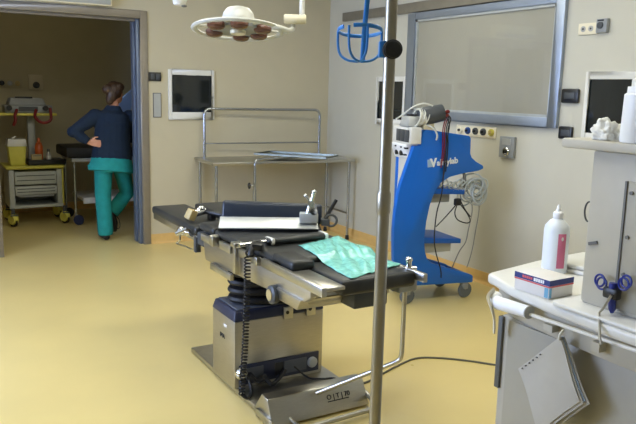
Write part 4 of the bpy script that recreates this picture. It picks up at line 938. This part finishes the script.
m = MB(O); m.bb((-3.03, 1.485, .728), (-2.62, 1.495, .748)); m.build('tray_rim', 'rubber', t, bevel=.003)
t = on_trolley('white_pump_box', 'small pale box standing on the black tray', 'box', (-2.93, 1.54, .739)); m = MB(); m.bb((-.06, -.03, 0), (.05, .03, .07)); m.build('box_body', 'tan', t, bevel=.005); m = MB(); m.bb((-.05, -.032, .05), (.04, -.029, .06)); m.build('box_stripe', 'ink_grey', t)

# second steel trolley with dark upholstered top
t = thing('steel_trolley', 'low steel stretcher trolley with dark padded top behind the standing person', 'trolley', (-2.1, 1.6, 0)); O = t.location
for (x, y) in ((-2.57, 1.3), (-1.60, 1.3), (-2.57, 1.85), (-1.60, 1.85)):
    m = MB(O); m.cyl((x, y, .12), (x, y, .86), .014); lg = m.build('leg', 'tube', t)
    m = MB(O); m.lathe([(.03, -.014), (.058, -.014), (.06, .0), (.058, .014), (.03, .014)], (x + .03, y, .06), 20, rot=(0, PI / 2, .9)); m.build('wheel', mat('dark_blue_wheel', (34, 44, 80), .5) if x < -2 and y < 1.5 else M['rubber'], lg)
m = MB(O); m.bb((-2.66, 1.25, .78), (-1.5, 1.9, .90)); m.build('mattress', 'rubber', t, bevel=.025)
m = MB(O); m.bb((-2.60, 1.27, .735), (-1.55, 1.88, .775)); m.build('platform', 'grey_lt', t, bevel=.005)
m = MB(O); m.bb((-2.49, 1.27, .28), (-1.56, 1.88, .315)); m.bb((-2.49, 1.262, .25), (-1.56, 1.275, .315)); m.build('lower_shelf', 'white', t, bevel=.005)
# wall fittings in the anteroom
def far_plate(name, label, cat, x0, x1, z0, z1, mm, th=.02):
    c = ((x0 + x1) / 2, 2.42, z0); t = thing(name, label, cat, c); q = MB(c); q.bb((x0, 2.42 - th, z0), (x1, 2.42, z1)); q.build('plate', mm, t, bevel=.004); return t
t = far_plate('wall_gauge_box', 'square pale socket box on the far anteroom wall', 'socket', -2.855, -2.69, 1.53, 1.71, 'box_pale')
m = MB(t.location); m.lathe([(.04, 0), (.04, .012), (.03, .018), (.02, .01), (.0005, .01)], (-2.77, 2.40, 1.585), 20, rot=(PI / 2, 0, 0)); m.build('port_ring', 'grey_dk', t)
t = far_plate('far_gas_rail', 'narrow gas outlet rail on the far anteroom wall above the trolley', 'gas rail', -3.45, -2.94, 1.55, 1.65, 'wall_dim', .012)
for k, (x, mm) in enumerate(((-3.16, 'plastic_k'), (-3.07, 'grey_lt'), (-2.985, 'tan'), (-3.27, 'grey'))):
    m = MB(t.location); m.lathe([(.03, 0), (.03, .012), (.022, .018), (.014, .018), (.012, .004), (.0005, .004)], (x, 2.408, 1.60), 18, rot=(PI / 2, 0, 0)); m.build('gas_outlet', mm, t)

# ------------------------------------------------------------------ person
PE = thing('person', 'person in navy sweater and green scrubs seen from behind, hand on hip, at the doorway', 'person', (-2.42, .42, 0))
O = PE.location
TH_L = [(-2.485, .40, .88), (-2.50, .41, .47), (-2.495, .37, .10)]
TH_R = [(-2.315, .42, .87), (-2.20, .60, .455), (-2.375, .56, .25)]
head = V((-2.352, .41, 1.525))
m = MB(O)
# torso
m.tube([(-2.40, .40, .84), (-2.40, .40, .94), (-2.39, .40, 1.06), (-2.385, .39, 1.20), (-2.38, .395, 1.30), (-2.375, .40, 1.35)], [(.10, .155), (.11, .165), (.095, .14), (.11, .16), (.095, .15), (.05, .08)], 18, flat=(0, 1, 0))
m.tube([(-2.375, .395, 1.33), (-2.37, .40, 1.40), (-2.36, .405, 1.46)], [.06, .052, .052], 14)
m.ell(head, (.076, .094, .108), (0, 0, -.7)); m.ell(head + V((.035, .045, -.05)), (.052, .06, .06), (0, 0, -.7))
m.ell(head + V((.078, .066, -.012)), (.016, .013, .02)); m.ell(head + V((.074, .06, -.062)), (.018, .014, .012)); m.ell(head + V((.05, -.045, -.005)), (.012, .02, .03), (0, .2, .5))
m.ell(head + V((.052, .062, .008)), (.02, .015, .01))
# arms
LA = [(-2.555, .40, 1.285), (-2.79, .36, 1.135), (-2.64, .325, 1.03)]
RA = [(-2.205, .41, 1.275), (-2.15, .52, 1.06), (-2.19, .74, 1.16)]
for A in (LA, RA):
    m.tube([A[0], V(A[0]).lerp(V(A[1]), .5), A[1], V(A[1]).lerp(V(A[2]), .4), A[2]], [.056, .047, .042, .038, .026], 12)
    m.ell(A[0], (.062, .06, .06)); m.ell(A[1], (.043, .043, .043))
# legs
for T in (TH_L, TH_R):
    m.tube([T[0], V(T[0]).lerp(V(T[1]), .5), T[1], V(T[1]).lerp(V(T[2]), .35), T[2]], [.088, .074, .056, .054, .036], 14)
    m.ell(T[1], (.056, .056, .056))
# hands
def hand(w_, dr, up, side):
    w_, dr, up = V(w_), V(dr).normalized(), V(up).normalized(); sd = dr.cross(up).normalized() * side
    m.tube([w_ - dr * .01, w_ + dr * .04, w_ + dr * .085], [(.018, .026), (.016, .038), (.014, .04)], 10, flat=tuple(up))
    for k in range(4):
        b0 = w_ + dr * .08 + sd * (-.03 + .02 * k); l = (.055, .066, .07, .058)[k]
        m.tube([b0, b0 + dr * l * .5 - up * .004, b0 + dr * l - up * .018], [.0095, .009, .0075], 8)
    b0 = w_ + dr * .02 + sd * .03; m.tube([b0, b0 + sd * .028 + dr * .03, b0 + sd * .036 + dr * .062], [.012, .0105, .008], 8)
hand(LA[2], (.85, -.1, -.12), (0, -1, .05), -1)
hand(RA[2], (-.05, .5, .8), (-1, .2, 0), 1)
body = m.build('body', 'skin', PE, remesh=.007)
# sweater
m = MB(O)
m.tube([(-2.40, .40, .775), (-2.40, .40, .88), (-2.395, .40, 1.0), (-2.39, .395, 1.12), (-2.385, .39, 1.23), (-2.38, .395, 1.31), (-2.375, .40, 1.345), (-2.37, .40, 1.40)], [(.135, .205), (.14, .208), (.13, .19), (.13, .182), (.132, .182), (.115, .165), (.07, .10), (.062, .066)], 20, flat=(0, 1, 0))
for A in (LA, RA):
    A = [V(p) for p in A]; w_ = A[1].lerp(A[2], .93)
    m.tube([A[0], A[0].lerp(A[1], .5), A[1], A[1].lerp(w_, .5), w_], [.078, .068, .062, .055, .042], 14); m.ell(A[0], (.085, .082, .08)); m.ell(A[1], (.06, .06, .058))
m.build('sweater', 'sweater', PE, remesh=.010)
# tunic hem (flaring out to the left) and trousers
m = MB(O); m.tube([(-2.40, .40, .87), (-2.405, .40, .81), (-2.41, .395, .755), (-2.415, .39, .715)], [(.142, .20), (.150, .218), (.156, .232), (.158, .24)], 26, flat=(0, 1, 0))
m.hexa([(-2.62, .36, .80), (-2.58, .36, .86), (-2.56, .42, .86), (-2.60, .42, .80)], [(-2.69, .38, .775), (-2.66, .38, .79), (-2.65, .40, .79), (-2.68, .40, .775)])
m.build('tunic_hem', 'scrubs', PE, remesh=.010)
m = MB(O)
m.tube([(-2.40, .40, .72), (-2.40, .40, .80), (-2.40, .40, .88)], [(.13, .185), (.135, .19), (.12, .17)], 18, flat=(0, 1, 0))
L_ = [V(p) for p in TH_L]; R2 = [V(p) for p in TH_R]
m.tube([L_[0] - V((0, 0, .05)), L_[0].lerp(L_[1], .5), L_[1], L_[1].lerp(L_[2], .5), L_[2] + V((0, 0, .0)), L_[2] - V((0, 0, .045))], [.105, .092, .083, .08, .08, .074], 16)
m.tube([R2[0] - V((0, 0, .03)), R2[0].lerp(R2[1], .5), R2[1], R2[1].lerp(R2[2], .5), R2[2]], [.104, .09, .08, .08, .074], 16); m.ell(R2[1], (.079, .079, .079))
m.build('trousers', 'scrubs', PE, remesh=.010)
# shoes
m = MB(O); m.tube([(-2.495, .31, .03), (-2.495, .34, .045), (-2.495, .42, .045), (-2.495, .52, .034), (-2.495, .57, .026)], [(.028, .03), (.04, .038), (.04, .042), (.03, .044), (.02, .03)], 12); m.cyl((-2.495, .36, .05), (-2.495, .365, .085), .04, .042); m.build('shoe', 'shoe', PE, remesh=.008)
m = MB(O); m.tube([(-2.395, .54, .27), (-2.375, .55, .22), (-2.35, .575, .14), (-2.345, .595, .07), (-2.345, .60, .035)], [(.036, .036), (.042, .038), (.042, .038), (.038, .032), (.026, .024)], 12); m.build('shoe', 'shoe', PE, remesh=.008)
m = MB(O); m.tube(smooth_path([(-2.375, .505, .24), (-2.36, .495, .17), (-2.345, .49, .10), (-2.325, .49, .085), (-2.31, .49, .12), (-2.32, .50, .19), (-2.36, .505, .24)]), .004, 6); m.build('shoe_lace', 'shoe', PE)
# hair
m = MB(O)
m.ell(head + V((-.012, -.016, .022)), (.086, .10, .102), (0, 0, -.7)); m.ell(head + V((-.045, -.07, -.02)), (.055, .05, .07)); m.ell(head + V((-.085, -.065, .035)), (.058, .045, .055)); m.ell(head + V((-.07, -.075, -.065)), (.042, .036, .055)); m.ell(head + V((.02, -.03, .06)), (.072, .07, .055))
m.build('hair', 'hair', PE, remesh=.007)
m = MB((-2.19, .78, 1.28)); 
m.hexa([(-2.27, .70, 1.33), (-2.10, .80, 1.22), (-2.105, .806, 1.222), (-2.275, .706, 1.332)], [(-2.21, .70, 1.46), (-2.06, .78, 1.57), (-2.065, .786, 1.572), (-2.215, .706, 1.462)])
PE.location.x += .03
pp = m.build('paper_sheet', 'paper_b'); pp.location = (-2.145, .80, 1.29); tag(pp, 'pale blue paper sheet held up before the standing person', 'paper')

# the cart stands slightly askew to the walls: turn it and what it carries about its front left wheel
def swing(names, pivot, ang):
    P_ = V(pivot); R = Matrix.Rotation(ang, 3, 'Z')
    for o in bpy.data.objects:
        if o.parent is None and o.name.split('.')[0] in names:
            o.location = P_ + R @ (o.location - P_); o.rotation_euler.z += ang
for o in bpy.data.objects:                       # give single-mesh things an origin of their own
    if o.type == 'MESH' and o.parent is None and 'label' in o and o.location.length < 1e-6:
        vs = [v.co for v in o.data.vertices]; c = V((sum(v.x for v in vs) / len(vs), sum(v.y for v in vs) / len(vs), min(v.z for v in vs)))
        o.data.transform(Matrix.Translation(-c)); o.location = c
swing({'electrosurgery_cart', 'generator_unit', 'relay_box', 'cable_plug', 'black_cable', 'cable_coil', 'hanging_lead', 'accessory_case'}, (-.965, -2.875, 0), -math.radians(7))
swing({'generator_unit', 'relay_box'}, (-1.03, -2.87, 0), -math.radians(9))

# ------------------------------------------------------------------ camera
f_px = 701.56
yaw, pitch, roll = .53454, .17127, .02423
fw = V((math.sin(yaw) * math.cos(pitch), math.cos(yaw) * math.cos(pitch), -math.sin(pitch)))
r0 = V((math.cos(yaw), -math.sin(yaw), 0)); u0 = r0.cross(fw)
r1 = r0 * math.cos(roll) + u0 * math.sin(roll); u1 = -r0 * math.sin(roll) + u0 * math.cos(roll)
cam = bpy.data.cameras.new('camera'); cam.sensor_width = 36; cam.lens = f_px / 636 * 36; cam.clip_start = .02
co = bpy.data.objects.new('camera', cam); COL.objects.link(co)
co.matrix_world = Matrix.Translation((-4.22398, -6.96845, 1.6)) @ Matrix((r1, u1, -fw)).transposed().to_4x4()
SC.camera = co
# world: faint ambient beyond the walls
wd = bpy.data.worlds.new('world'); SC.world = wd; wd.use_nodes = True
wd.node_tree.nodes['Background'].inputs[0].default_value = (.5, .5, .5, 1); wd.node_tree.nodes['Background'].inputs[1].default_value = .2
SC.view_settings.view_transform = 'Standard'; SC.view_settings.look = 'None'; SC.view_settings.gamma = 1; SC.view_settings.use_curve_mapping = False
SC.view_settings.exposure = -0.43
